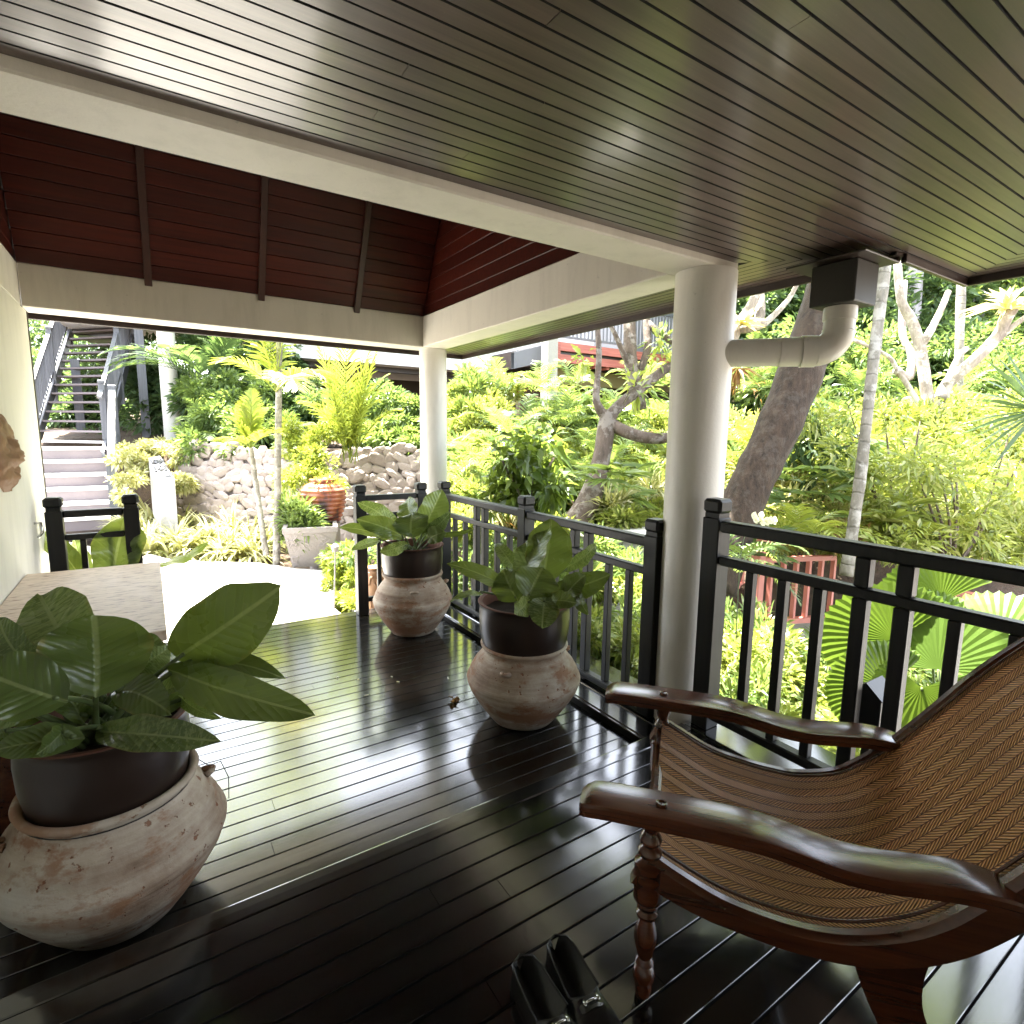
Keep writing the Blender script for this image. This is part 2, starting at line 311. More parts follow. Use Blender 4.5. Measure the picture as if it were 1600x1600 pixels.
# ------------------------------------------------------------------ mesh helpers
class MB:
    def __init__(s): s.v = []; s.f = []; s.uv = {}
    def add(s, vs, fs):
        o = len(s.v); s.v += [tuple(map(float, p)) for p in vs]; s.f += [tuple(o + i for i in f) for f in fs]; return s
    def box(s, a, b, ch=0.0):
        a = np.minimum(a, b) if not isinstance(a, tuple) else np.array([min(x, y) for x, y in zip(a, b)], float)
        c = None
        bb = np.array(b, float) if np.all(np.array(b) >= a) else None
        if bb is None: bb = np.maximum(np.array(b, float), a)
        return s.obox((a + bb) / 2, (bb - a) / 2, np.eye(3), ch)
    def obox(s, c, h, R, ch=0.0):
        c = np.array(c, float); R = np.array(R, float); h = np.array(h, float)
        if ch <= 0:
            vs = [c + R.T @ (h * np.array([x, y, z])) for x in (-1, 1) for y in (-1, 1) for z in (-1, 1)]
            return s.add(vs, [(0, 1, 3, 2), (4, 6, 7, 5), (0, 4, 5, 1), (2, 3, 7, 6), (0, 2, 6, 4), (1, 5, 7, 3)])
        ch = min(ch, .45 * min(h) * 2)
        vs = []; idx = {}
        for sx in (-1, 1):
            for sy in (-1, 1):
                for sz in (-1, 1):
                    sg = np.array([sx, sy, sz])
                    for ax in range(3):
                        l = h - ch; l[ax] = h[ax]
                        idx[(sx, sy, sz, ax)] = len(vs); vs.append(c + R.T @ (sg * l))
        F = []
        for ax in range(3):
            a, b = [(1, 2), (2, 0), (0, 1)][ax]
            for sg in (-1, 1):
                q = []
                for (p, r) in ((-1, -1), (1, -1), (1, 1), (-1, 1)):
                    k = [0, 0, 0]; k[ax] = sg; k[a] = p; k[b] = r; q.append(idx[(*k, ax)])
                F.append(tuple(q if sg > 0 else q[::-1]))
        for ax in range(3):
            a, b = [(1, 2), (2, 0), (0, 1)][ax]
            for p in (-1, 1):
                for r in (-1, 1):
                    k0 = [0, 0, 0]; k0[a] = p; k0[b] = r; k1 = list(k0); k0[ax] = -1; k1[ax] = 1
                    q = [idx[(*k0, a)], idx[(*k1, a)], idx[(*k1, b)], idx[(*k0, b)]]
                    F.append(tuple(q if p * r < 0 else q[::-1]))
        for sx in (-1, 1):
            for sy in (-1, 1):
                for sz in (-1, 1):
                    q = [idx[(sx, sy, sz, i)] for i in range(3)]
                    F.append(tuple(q if sx * sy * sz > 0 else q[::-1]))
        return s.add(vs, F)
    def bar(s, p, q, w, h, up=(0, 0, 1), ch=0.0):
        p = np.array(p, float); q = np.array(q, float); d = nrm(q - p); r = nrm(np.cross(d, up)); u = np.cross(r, d)
        return s.obox((p + q) / 2, (np.linalg.norm(q - p) / 2, w / 2, h / 2), np.array([d, r, u]), ch)
    def tube(s, pts, rs, n=10, cap=True):
        pts = [np.array(p, float) for p in pts]; m = len(pts)
        if isinstance(rs, (int, float)): rs = [rs] * m
        t0 = nrm(pts[1] - pts[0]); a = nrm(np.cross(t0, (0.3, .2, 1) if abs(t0[2]) < .9 else (1, .1, 0)))
        vs = []; fs = []
        for i in range(m):
            t = nrm(pts[min(i + 1, m - 1)] - pts[max(i - 1, 0)]); a = nrm(a - t * np.dot(a, t)); b = np.cross(t, a)
            for k in range(n):
                an = 2 * math.pi * k / n; vs.append(pts[i] + rs[i] * (a * math.cos(an) + b * math.sin(an)))
        for i in range(m - 1):
            for k in range(n):
                k2 = (k + 1) % n; fs.append((i * n + k, i * n + k2, (i + 1) * n + k2, (i + 1) * n + k))
        if cap:
            fs.append(tuple(range(n))[::-1]); fs.append(tuple((m - 1) * n + k for k in range(n)))
        return s.add(vs, fs)
    def lathe(s, prof, c=(0, 0, 0), n=40, wob=0.0, cap=True, seed=0):
        vs = []; fs = []; m = len(prof)
        for i, (r, z) in enumerate(prof):
            for k in range(n):
                an = 2 * math.pi * k / n
                rr = r * (1 + wob * noise.noise(Vector((math.cos(an) * 1.5 + seed, math.sin(an) * 1.5, z * 3))))
                vs.append((c[0] + rr * math.cos(an), c[1] + rr * math.sin(an), c[2] + z))
        for i in range(m - 1):
            for k in range(n):
                k2 = (k + 1) % n; fs.append((i * n + k, i * n + k2, (i + 1) * n + k2, (i + 1) * n + k))
        if cap:
            fs.append(tuple(range(n))[::-1]); fs.append(tuple((m - 1) * n + k for k in range(n)))
        return s.add(vs, fs)
    def grid(s, G, uv=None, close=False):
        ni = len(G); nj = len(G[0]); o = len(s.v)
        for i in range(ni):
            for j in range(nj):
                s.v.append(tuple(map(float, G[i][j])))
                if uv is not None: s.uv[o + i * nj + j] = uv[i][j]
        for i in range(ni - 1):
            for j in range(nj - 1 if not close else nj):
                j2 = (j + 1) % nj
                s.f.append((o + i * nj + j, o + i * nj + j2, o + (i + 1) * nj + j2, o + (i + 1) * nj + j))
        return s
    def mesh(s, name, m, smooth=False):
        me = bpy.data.meshes.new(name); me.from_pydata(s.v, [], s.f)
        if s.uv:
            l = me.uv_layers.new(name='UVMap'); vi = np.zeros(len(me.loops), int); me.loops.foreach_get('vertex_index', vi)
            arr = np.array([s.uv.get(int(i), (0, 0)) for i in range(len(s.v))])
            l.data.foreach_set('uv', arr[vi].astype(float).ravel())
        if m: me.materials.append(m if not isinstance(m, str) else MAT[m])
        if smooth == 'auto': 
            me.shade_smooth() if hasattr(me, 'shade_smooth') else me.polygons.foreach_set('use_smooth', [True] * len(me.polygons))
            try: me.set_sharp_from_angle(angle=rad(28))
            except Exception: pass
        elif smooth: me.polygons.foreach_set('use_smooth', [True] * len(me.polygons))
        me.update(); return me
    def build(s, name, m, parent=None, smooth=False, **k):
        return link(name, s.mesh(name, m, smooth), parent, **k)
def link(name, me, parent=None, label=None, cat=None, group=None, kind=None):
    o = bpy.data.objects.new(name, me); COL.objects.link(o)
    if parent is not None: o.parent = parent
    tag(o, label, cat, group, kind); return o
def tag(o, label=None, cat=None, group=None, kind=None):
    if label: o['label'] = label
    if cat: o['category'] = cat
    if group: o['group'] = group
    if kind: o['kind'] = kind
    return o
def empty(name, label=None, cat=None, group=None, kind=None):
    o = bpy.data.objects.new(name, None); COL.objects.link(o); o.empty_display_size = .05
    return tag(o, label, cat, group, kind)
def npmesh(name, vs, tris, m):
    me = bpy.data.meshes.new(name); vs = np.asarray(vs, np.float32); tris = np.asarray(tris, np.int32)
    me.vertices.add(len(vs)); me.vertices.foreach_set('co', vs.ravel())
    me.loops.add(tris.size); me.loops.foreach_set('vertex_index', tris.ravel())
    me.polygons.add(len(tris)); me.polygons.foreach_set('loop_start', np.arange(0, tris.size, 3, dtype=np.int32))
    me.materials.append(MAT[m]); me.update(calc_edges=True); return me
def recenter(o, c):
    """move an object's origin to c, keeping its shape where it stands"""
    me = o.data; n = len(me.vertices); a = np.zeros(n * 3, np.float32); me.vertices.foreach_get('co', a)
    a = a.reshape(-1, 3) - np.array(c, np.float32); me.vertices.foreach_set('co', a.ravel()); me.update(); o.location = [float(x) for x in c]

def plank(name, axis, a0, a1, c0, c1, z0, z1, face, m, parent, ch=.0016):
    """board along axis; a0,a1 numbers or functions of the cross coordinate; face 'up' or 'down' is the chamfered side"""
    if not callable(a0): k0 = a0; a0 = lambda c: k0
    if not callable(a1): k1 = a1; a1 = lambda c: k1
    if face == 'up': pr = [(c0, z0), (c0, z1 - ch), (c0 + ch, z1), (c1 - ch, z1), (c1, z1 - ch), (c1, z0)]
    else: pr = [(c0, z1), (c0, z0 + ch), (c0 + ch, z0), (c1 - ch, z0), (c1, z0 + ch), (c1, z1)]
    b = MB(); vs = []
    for f in (a0, a1):
        for c, z in pr: vs.append((f(c), c, z) if axis == 'x' else (c, f(c), z))
    F = [tuple(range(6)), tuple(range(6, 12))[::-1]] + [(i, (i + 1) % 6, 6 + (i + 1) % 6, 6 + i) for i in range(6)]
    flip = (axis == 'x') == (face == 'up')
    b.add(vs, F if not flip else [f[::-1] for f in F])
    me = b.mesh(name, m); me.materials.append(MAT['gap'])  # near-black board sides and chamfers paint the shade inside the grooves
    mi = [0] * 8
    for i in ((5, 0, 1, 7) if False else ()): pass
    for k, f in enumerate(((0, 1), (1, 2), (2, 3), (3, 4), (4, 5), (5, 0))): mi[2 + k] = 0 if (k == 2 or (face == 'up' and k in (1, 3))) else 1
    me.polygons.foreach_set('material_index', mi); return link(name, me, parent)

# ================================================================== VERANDA
SH = .14                                   # near floor stands one step above the far deck
XW = -.61                                  # face of the left wall
# far deck
far = MB().box((XW, 1.50, -.12), (2.40, 4.50, -.026)).build('far_deck_floor', 'gap', kind='structure')
y = 1.62; i = 0
ys = []
while y < 4.49:
    y1 = min(y + .0785, 4.50); cuts = [XW]
    if i % 3 == 1: cuts.append(random.uniform(.2, 1.6))
    cuts.append(1.915)
    for a, b in zip(cuts[:-1], cuts[1:]):
        plank('board', 'x', a + .0008, b - .0008, y, y1, -.024, random.uniform(-.0008, .0006), 'up', 'floor_x', far)
    y += .0835; i += 1
# near floor
near = MB().box((XW, -2.2, -.1), (2.05, 1.50, SH - .026)).build('near_veranda_floor', 'gap', kind='structure')
y = 1.563 - .0015; i = 0
while y > -2.1:
    cuts = [XW]
    if i % 4 == 2: cuts.append(.62)
    elif i % 5 == 3: cuts.append(random.uniform(-.2, 1.5))
    cuts.append(2.045)
    for a, b in zip(cuts[:-1], cuts[1:]):
        plank('board', 'x', a + .0008, b - .0008, y - .0805, y - .0, SH - .024, SH + random.uniform(-.0008, .0006), 'up', 'floor_x', near)
    y -= .086; i += 1
def fixings(name, xs_, ys_, z, par, m='black', rr=.0032, dz=.0012, flip=False):
    b = MB()
    for x in xs_:
        for y in ys_:
            if random.random() < .12: continue
            cx, cy = x + random.uniform(-.006, .006), y + random.uniform(-.005, .005)
            ring = [(cx + rr * math.cos(a), cy + rr * math.sin(a), z) for a in np.linspace(0, 2 * math.pi, 9)[:-1]]
            b.add(ring + [(p[0], p[1], z - dz * 2) for p in ring], [tuple(range(8)), tuple(range(8, 16))[::-1]] + [(i, 8 + i, 8 + (i + 1) % 8, (i + 1) % 8) for i in range(8)])
    return b.build(name, m, par, kind='stuff')
# rounded nosing of the step, riser under it
b = MB()
prof = [(1.566, SH - .03), (1.566, SH - .003), (1.569, SH), (1.60, SH), (1.630, SH - .0005)]
for k in range(1, 7):
    an = math.pi / 2 * (1 - k / 6); prof.append((1.630 + .012 * math.cos(an), SH - .0125 + .012 * math.sin(an)))
prof += [(1.642, SH - .03), (1.61, SH - .032), (1.61, -.02)]
b.grid([[(x, py, pz) for py, pz in prof] for x in (XW, 0.5, 2.05)])
b.build('step_nosing', 'floor_x', near)
# kerb ledge beside the far deck and beside the near floor
kerb = MB().box((1.93, 1.66, -.12), (2.38, 4.86, .012)).build('kerb_ledge', 'gap', kind='structure')
for k, (a, c) in enumerate(((1.932, 2.06), (2.064, 2.20), (2.204, 2.385))):
    plank('board', 'y', 1.66, 4.87, a, c, .012, .040 - .003 * (k == 1), 'up', 'floor_y', kerb, .006)
plank('board', 'y', 1.66, 4.49, 1.917, 1.930, -.024, .036, 'up', 'floor_y', kerb, .003)
kerb2 = MB().box((2.05, -2.2, -.12), (2.42, 1.62, SH - .03)).build('near_kerb_ledge', 'gap', kind='structure')
for a, c in ((2.052, 2.21), (2.214, 2.42)):
    plank('board', 'y', -2.2, 1.62, a, c, SH - .03, SH - .002, 'up', 'floor_y', kerb2, .006)

# walls
b = MB().box((XW - .16, -2.3, -.15), (XW, 4.87, 2.25))
wall = b.build('side_wall', 'creamw', label='off-white plastered veranda wall on the left beside the stone-topped table', cat='wall')
MB().box((XW - .165, 4.872, -.15), (XW + .004, 4.90, 2.245)).build('edge_trim', 'fascia', wall)
MB().box((XW - .3, -2.45, -.15), (3.2, -2.3, 2.6)).build('rear_wall', 'creamw', label='plain house wall closing the veranda behind the camera', cat='wall')
# beams
def beam(a, c, label, trim=None):
    return MB().box(a, c, .006).build('beam', 'cream', label=label, cat='beam', group='cream beams round the pavilion')
beam((XW, 1.68, 2.25), (2.32, 1.90, 2.52), 'nearest cream beam, running across the picture under the board ceiling')
beam((XW, 4.70, 2.25), (2.32, 4.92, 2.515), 'far cream beam over the garden entrance, with rafter ends resting against it')
beam((2.10, 1.902, 2.251), (2.321, 4.698, 2.513), 'right-hand cream beam joining the two round white columns')
beam((XW - .2, 1.902, 2.252), (XW + .0, 4.698, 2.514), 'left-hand cream beam on top of the off-white wall')
# columns
def column(name, x, y, r, z0, z1, m, label, group, n=48):
    o = MB().lathe([(r, z0), (r * 1.0, (z0 + z1) / 2), (r, z1)], (0, 0, 0), n).build(name, m, smooth='auto', label=label, cat='column', group=group)
    o.location = (x, y, 0); return o
column('column', 2.235, 1.79, .139, .041, 2.249, 'colwhite', 'thick round white column nearest the camera, between two railing posts', 'veranda columns')
column('column', 2.245, 4.80, .124, .041, 2.249, 'colwhite', 'round white column at the far corner of the deck', 'veranda columns')

# ceiling of the near veranda (boards round a hip: they turn at the mitres)
ZC = 2.28
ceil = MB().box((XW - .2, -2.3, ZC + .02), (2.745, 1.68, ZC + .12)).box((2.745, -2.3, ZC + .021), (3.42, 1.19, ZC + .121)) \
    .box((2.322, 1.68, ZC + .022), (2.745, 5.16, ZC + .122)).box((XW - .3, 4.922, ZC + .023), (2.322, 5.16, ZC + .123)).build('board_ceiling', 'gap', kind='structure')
PB = .0505
y = 1.676; i = 0
while y > -2.2:
    y0 = y - PB + .0042
    if y0 > 1.19:   xe = lambda c: 2.735 - (c - 1.215) * .96
    else:           xe = lambda c: 3.405 - (1.175 - c)
    cuts = [XW]
    q = (i * 7) % 5
    if q in (1, 3): cuts.append(.3 + 1.5 * random.random())
    cuts.append(xe)
    for a, bb in zip(cuts[:-1], cuts[1:]):
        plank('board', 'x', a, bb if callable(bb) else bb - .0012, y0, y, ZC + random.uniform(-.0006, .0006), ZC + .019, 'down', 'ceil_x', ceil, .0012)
    y -= PB; i += 1
fixings('nail_heads', [-.2, .28, .76, 1.24, 1.72, 2.2, 2.6], [1.676 - PB * k - .024 for k in range(40)], ZC + .0006, ceil, 'gap', .0024, -.0012)
k = 0
while True:                                 # boards along the right eave, nested at the mitre
    x1 = 3.405 - k * PB; x0 = x1 - PB + .0042
    ye = lambda c: 1.175 - (3.405 - c)
    if ye(x1) < -1.9 or x0 < 1.6: break
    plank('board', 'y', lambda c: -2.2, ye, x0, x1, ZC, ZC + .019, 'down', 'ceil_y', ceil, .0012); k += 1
k = 0
while k < 8:                                # soffit beside the right-hand beam
    x1 = 2.735 - k * PB; x0 = x1 - PB + .0042
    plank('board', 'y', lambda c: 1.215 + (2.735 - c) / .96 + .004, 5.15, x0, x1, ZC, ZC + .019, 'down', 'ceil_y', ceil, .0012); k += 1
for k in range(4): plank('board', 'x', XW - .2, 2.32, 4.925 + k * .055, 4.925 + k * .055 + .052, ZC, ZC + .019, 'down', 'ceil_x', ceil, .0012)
# fascias
fa = empty('eave_fascia', 'dark brown eave fascia board edging the ceiling above the railing', 'fascia')
MB().box((2.737, 1.20, ZC - .035), (2.76, 5.19, ZC + .14), .003).build('board', 'fascia', fa)
MB().box((2.76, 1.177, ZC - .035), (3.44, 1.20, ZC + .14), .003).build('board', 'fascia', fa)
MB().box((3.417, -2.3, ZC - .035), (3.44, 1.177, ZC + .14), .003).build('board', 'fascia', fa)
MB().box((XW - .3, 5.16, ZC - .035), (2.737, 5.19, ZC + .14), .003).build('board', 'fascia', fa)
MB().box((2.70, 1.19, ZC - .012), (2.90, 1.22, ZC - .002)).build('gutter_lip', 'fascia', fa)
# pavilion roof: two steep slopes between gable walls
SL = 2.0; YR = 3.3
roof = empty('pavilion_roof', 'steep pavilion roof lined with dark red boards above the cream beams', 'roof')
back = MB().add([(XW, 4.72, 2.516), (2.10, 4.72, 2.516), (2.10, YR, 2.516 + SL * 1.42), (XW, YR, 2.516 + SL * 1.42)], [(0, 1, 2, 3)]).build('back_slope', 'gap', roof)
frnt = MB().add([(XW, 1.88, 2.516), (2.10, 1.88, 2.516), (2.10, YR, 2.516 + SL * 1.42), (XW, YR, 2.516 + SL * 1.42)], [(3, 2, 1, 0)]).build('front_slope', 'gap', roof)
gr = MB().add([(2.135, 1.8, 2.5), (2.135, 4.8, 2.5), (2.135, YR, 5.45)], [(0, 1, 2)]).build('gable', 'gap', roof)
gl = MB().add([(XW - .03, 1.8, 2.5), (XW - .03, 4.8, 2.5), (XW - .03, YR, 5.45)], [(2, 1, 0)]).build('gable', 'gap', roof)
sn = nrm((0, -SL, -1)); sd_ = nrm((0, -1, SL))
for side, par in ((1, back), (-1, frnt)):
    base = V(0, 4.70 if side > 0 else 1.90, 2.516); dirn = V(0, -side, SL) / math.sqrt(1 + SL * SL); nn = V(0, -side * SL, -1) / math.sqrt(1 + SL * SL)
    L = 1.40 * math.sqrt(1 + SL * SL); d = 0; w = .098
    while d < L - .05:
        c = base + dirn * (d + w / 2); xo = (XW + 2.10) / 2
        MB().obox((xo, c[1], c[2]), ((2.10 - XW) / 2, w / 2 - .0015, .008), np.array([(1, 0, 0), dirn, nn]), .003).build('board', 'roof', par)
        d += w
for x, par in ((2.125, gr), (XW - .02, gl)):
    z = 2.50
    while z < 5.2:
        hw = 1.42 - (z + .05 - 2.516) / SL
        if hw > .05: MB().box((x - .01, YR - hw - .05, z), (x + .01, YR + hw + .05, z + .0955), .003).build('board', 'roof', par)
        z += .098
for x0 in (.072, .785, 1.511):
    dirn = nrm((0, -1, SL)); nn = nrm((0, -SL, -1))
    p0 = V(x0, 4.72, 2.516) - dirn * .03 + nn * .028; p1 = V(x0, YR + .02, 2.516 + SL * 1.40) + nn * .028
    MB().bar(p0, p1, .045, .05, (1, 0, 0) if False else nn, .003).build('rafter', 'rafter', roof)
MB().box((XW - .3, 1.6, 5.5), (2.3, 5.0, 5.6)).build('ridge_cap', 'gap', roof)
# outer roof covering (keeps the daylight out of the lining)
MB().add([(XW - .35, 5.18, 2.42), (2.75, 5.18, 2.42), (2.3, YR, 5.55), (XW - .35, YR, 5.55), (XW - .35, 1.2, 2.42), (2.75, 1.2, 2.42)],
         [(0, 1, 2, 3), (3, 2, 5, 4), (1, 5, 2), (4, 0, 3)]).build('roof_covering', 'slatepanel', roof)

# ---------------- railings
def post(par, x, y, z0, z1, w=.088, name='post'):
    b = MB(); b.box((x - w / 2, y - w / 2, z0), (x + w / 2, y + w / 2, z1 - .085), .004)
    b.box((x - w / 2 + .007, y - w / 2 + .007, z1 - .0849), (x + w / 2 - .007, y + w / 2 - .007, z1 - .0641))
    b.box((x - w / 2 - .004, y - w / 2 - .004, z1 - .064), (x + w / 2 + .004, y + w / 2 + .004, z1), .013)
    return b.build(name, 'rail', par)
FX = 2.125
rl = empty('balustrade', 'black timber balustrade along the far deck, behind the two smaller potted plants', 'railing', 'black veranda balustrades')
for y in (1.915, 3.08, 4.335): post(rl, FX, y, .041, 1.083)
def bay(par, ya, yb, dz, pair, thin, z0):
    MB().box((FX - .032, ya, .935 + dz), (FX + .032, yb, .985 + dz), .008).build('top_rail', 'rail', par)
    MB().box((FX - .024, ya, .785 + dz), (FX + .024, yb, .825 + dz), .006).build('middle_rail', 'rail', par)
    MB().box((FX - .026, ya, .050 + dz), (FX + .026, yb, .090 + dz), .006).build('bottom_rail', 'rail', par)
    for y in pair:
        MB().box((FX - .0225, y - .025, .091 + dz), (FX + .0225, y + .025, .784 + dz), .004).build('upright', 'rail', par)
        MB().box((FX - .0225, y - .025, .826 + dz), (FX + .0225, y + .025, .934 + dz), .004).build('upright', 'rail', par)
        MB().box((FX - .028, y - .025, z0), (FX + .028, y + .025, .049 + dz), .004).build('foot', 'rail', par)
    for y in thin:
        MB().box((FX - .018, y - .018, .091 + dz), (FX + .018, y + .018, .784 + dz), .003).build('baluster', 'rail', par)
bay(rl, 1.96, 3.035, 0, (2.43, 2.555), (2.09, 2.25, 2.74, 2.89), .041)
bay(rl, 3.125, 4.29, 0, (3.635, 3.76), (3.28, 3.45, 3.95, 4.13), .041)
r2 = empty('balustrade', 'black timber balustrade of the near veranda, right of the thick column and behind the chair', 'railing', 'black veranda balustrades')
post(r2, FX + .01, 1.572, SH - .002, 1.222); post(r2, FX + .01, -.55, SH - .002, 1.222)
bay(r2, -.506, 1.528, .143, (.80, .935), (1.375, 1.23, 1.085, .652, .50, .355, .21, .065, -.08, -.225, -.37), SH - .002)
def short_fence(xa, xb, label, thin, wall_gap=False):
    f = empty('entrance_fence', label, 'railing', 'short fences beside the garden entrance')
    for x in (xa, xb): post(f, x, 4.40, .0, 1.075, .085)
    a, b2 = xa + .043, xb - .043
    MB().box((a, 4.372, .945), (b2, 4.428, .99), .007).build('top_rail', 'rail', f)
    MB().box((a, 4.380, .80), (b2, 4.420, .838), .005).build('middle_rail', 'rail', f)
    MB().box((a, 4.380, .10), (b2, 4.420, .138), .005).build('bottom_rail', 'rail', f)
    for x in thin: MB().box((x - .016, 4.385, .139), (x + .016, 4.415, .799), .003).build('baluster', 'rail', f)
short_fence(1.40, 1.93, 'short black fence behind the farthest potted plant, right of the garden entrance', (1.55, 1.70))
short_fence(-.52, -.125, 'short black fence behind the stone-topped table, left of the garden entrance', (-.39, -.25))

# downpipe, gutter box
gb = empty('gutter_box', 'dark rectangular rainwater box hanging at the eave beside the thick column', 'gutter')
MB().box((2.492, 1.243, 2.066), (2.676, 1.435, 2.236), .004).build('box_body', 'boxdark', gb)
MB().box((2.43, 1.185, 2.237), (2.72, 1.52, 2.2455), .003).build('flange', 'fascia', gb)
bx = (2.583, 1.342)
PXC, PYC = bx
dp = empty('downpipe', 'cream PVC downpipe elbowing from the rainwater box back to the thick column', 'pipe')
ez = 1.880; ZB = 1.966
tgt = V(2.262, 1.70, ez)
dirp = tgt - V(PXC, PYC, ez); dirp[2] = 0; dirp = nrm(dirp)
MB().tube([V(PXC, PYC, 2.064), V(PXC, PYC, 2.01)], .0665, 28).build('socket', 'pvc', dp, smooth='auto')
MB().tube([V(PXC, PYC, 2.0099), V(PXC, PYC, ZB)], .062, 28).build('pipe', 'pvc', dp, smooth='auto')
R_ = .086; el = []
for k in range(11):
    an = k / 10 * math.pi / 2; el.append(V(PXC, PYC, ZB) + dirp * R_ * (1 - math.cos(an)) - V(0, 0, R_ * math.sin(an)))
MB().tube(el, .065, 32).build('elbow', 'pvc', dp, smooth='auto')
e1 = el[-1]
MB().tube([e1, e1 + dirp * .055], .0685, 28).build('socket', 'pvc', dp, smooth='auto')
MB().tube([e1 + dirp * .0551, e1 + dirp * .15], .0645, 28).build('socket', 'pvc', dp, smooth='auto')
dd = np.linalg.norm((tgt - e1)[:2])
MB().tube([e1 + dirp * .1501, e1 + dirp * dd], .062, 28).build('pipe', 'pvc', dp, smooth='auto')
cn = e1 + dirp * .0552; MB().tube([cn, cn + dirp * .004], .0695, 28).build('joint_ring', 'pvc', dp, smooth='auto')
MB().tube([V(2.368, 1.875, 1.86), V(2.368, 1.875, .041)], .030, 20).build('waste_pipe', 'pvc', label='narrow cream pipe running down behind the thick column', cat='pipe', smooth='auto')
for sx in (2.50, 2.66):
    for sy in (1.262, 1.416): MB().lathe([(.001, -.004), (.006, -.004), (.006, 0), (.001, 0)], (sx - .012 + (.01 if sx < 2.6 else 0), sy, 2.237), 8).build('screw', 'metal', gb)

# ================================================================== FURNITURE
# stone-topped table against the wall
tb = empty('side_table', 'table with a beige stone top standing against the left wall behind the largest plant', 'table')
MB().box((XW + .004, 2.52, .665), (.012, 3.90, .71), .004).build('table_top', 'table', tb)
MB().box((XW + .05, 2.60, .56), (-.05, 3.82, .664)).build('apron', 'chair', tb)
for x in (XW + .08, -.09):
    for y in (2.63, 3.79): MB().box((x - .035, y - .035, .001), (x + .035, y + .035, .56), .004).build('leg', 'chair', tb)

# jars, planters, plants
def jar(c, s, m, label, lug_deg, zs=1.0):
    t = empty('earthen_jar', label, 'jar', 'weathered earthenware jars')
    R = s
    prof = [(.145, 0), (.165, .005), (.20, .05), (.245, .115), (.283, .18), (.299, .225), (.300, .245), (.294, .262), (.288, .268), (.283, .285), (.262, .325), (.232, .362), (.212, .382), (.207, .395), (.214, .408), (.226, .418), (.228, .428), (.219, .434), (.205, .430), (.200, .41), (.198, .30)]
    prof = [(r * R, z * zs) for r, z in prof]
    o = MB().lathe(prof, (0, 0, 0), 72, .012, cap=False, seed=lug_deg).build('body', m, t, smooth=True); o.location = (*c, .001)
    for dg in lug_deg if isinstance(lug_deg, tuple) else (lug_deg,): pass
    return t
def jar_full(c, s, m, label, lugs, zs=1.0, body_z=.001):
    t = empty('earthen_jar', label, 'jar', 'weathered earthenware jars')
    prof = [(.02, 0), (.145, 0), (.165, .005), (.20, .05), (.245, .115), (.283, .18), (.299, .225), (.301, .243), (.2955, .258), (.2885, .264), (.284, .285), (.262, .325), (.232, .362), (.214, .382), (.209, .395), (.214, .406), (.226, .415), (.230, .425), (.226, .434), (.216, .436), (.206, .43), (.201, .41), (.199, .32), (.02, .31)]
    fine = []
    for (r0, z0), (r1, z1) in zip(prof[:-1], prof[1:]):
        k = 3 if abs(r1 - r0) + abs(z1 - z0) > .03 else 1
        for q in range(k): fine.append((r0 + (r1 - r0) * q / k, z0 + (z1 - z0) * q / k))
    fine.append(prof[-1])
    fine = [(r * s, z * zs) for r, z in fine]
    o = MB().lathe(fine, (0, 0, 0), 80, .012, seed=c[0] * 7).build('body', m, t, smooth=True); o.location = (c[0], c[1], body_z)
    for dg in lugs:
        a = rad(dg); r = .250 * s; p = V(c[0] + r * math.cos(a), c[1] + r * math.sin(a), .347 * zs)
        out = V(math.cos(a), math.sin(a), .3); side = V(-math.sin(a), math.cos(a), 0)
        pts = [p - side * .02 - out * .005, p - side * .013 + out * .016, p + out * .022, p + side * .013 + out * .016, p + side * .02 - out * .005]
        MB().tube(pts, [.011, .010, .010, .010, .012], 10).build('lug', m, t, smooth=True)
    return t
def planter(c, z0, r, h, label):
    t = empty('planter_pot', label, 'plant pot', 'dark glazed pots set in the jars')
    prof = [(.02, 0), (r * .72, 0), (r * .80, .012), (r * .90, h * .22), (r * .97, h * .5), (r * .985, h * .75), (r * .97, h * .90), (r * .985, h * .955), (r * 1.01, h * .985)]
    o = MB().lathe(prof, (0, 0, 0), 64, .004, cap=False).build('pot_wall', 'glaze', t, smooth='auto'); o.location = (*c, z0)
    o = MB().lathe([(r * 1.009, h * .9851), (r * 1.0, h), (r * .954, h * .9995), (r * .915, h * .99), (r * .90, h * .93), (r * .895, h * .70)], (0, 0, 0), 64, 0, cap=False).build('inner_rim', 'rimclay', t, smooth='auto'); o.location = (*c, z0)
    b = MB(); G = []
    for i in range(9):
        rr = r * .894 * i / 8; G.append([(c[0] + rr * math.cos(a), c[1] + rr * math.sin(a), z0 + h * .80 + .012 * noise.noise(Vector((rr * 30 * math.cos(a), rr * 30 * math.sin(a), 0)))) for a in np.linspace(0, 2 * math.pi, 25)[:-1]])
    b.grid(G, close=True); b.build('soil', 'soil', t, smooth=True)
    return t
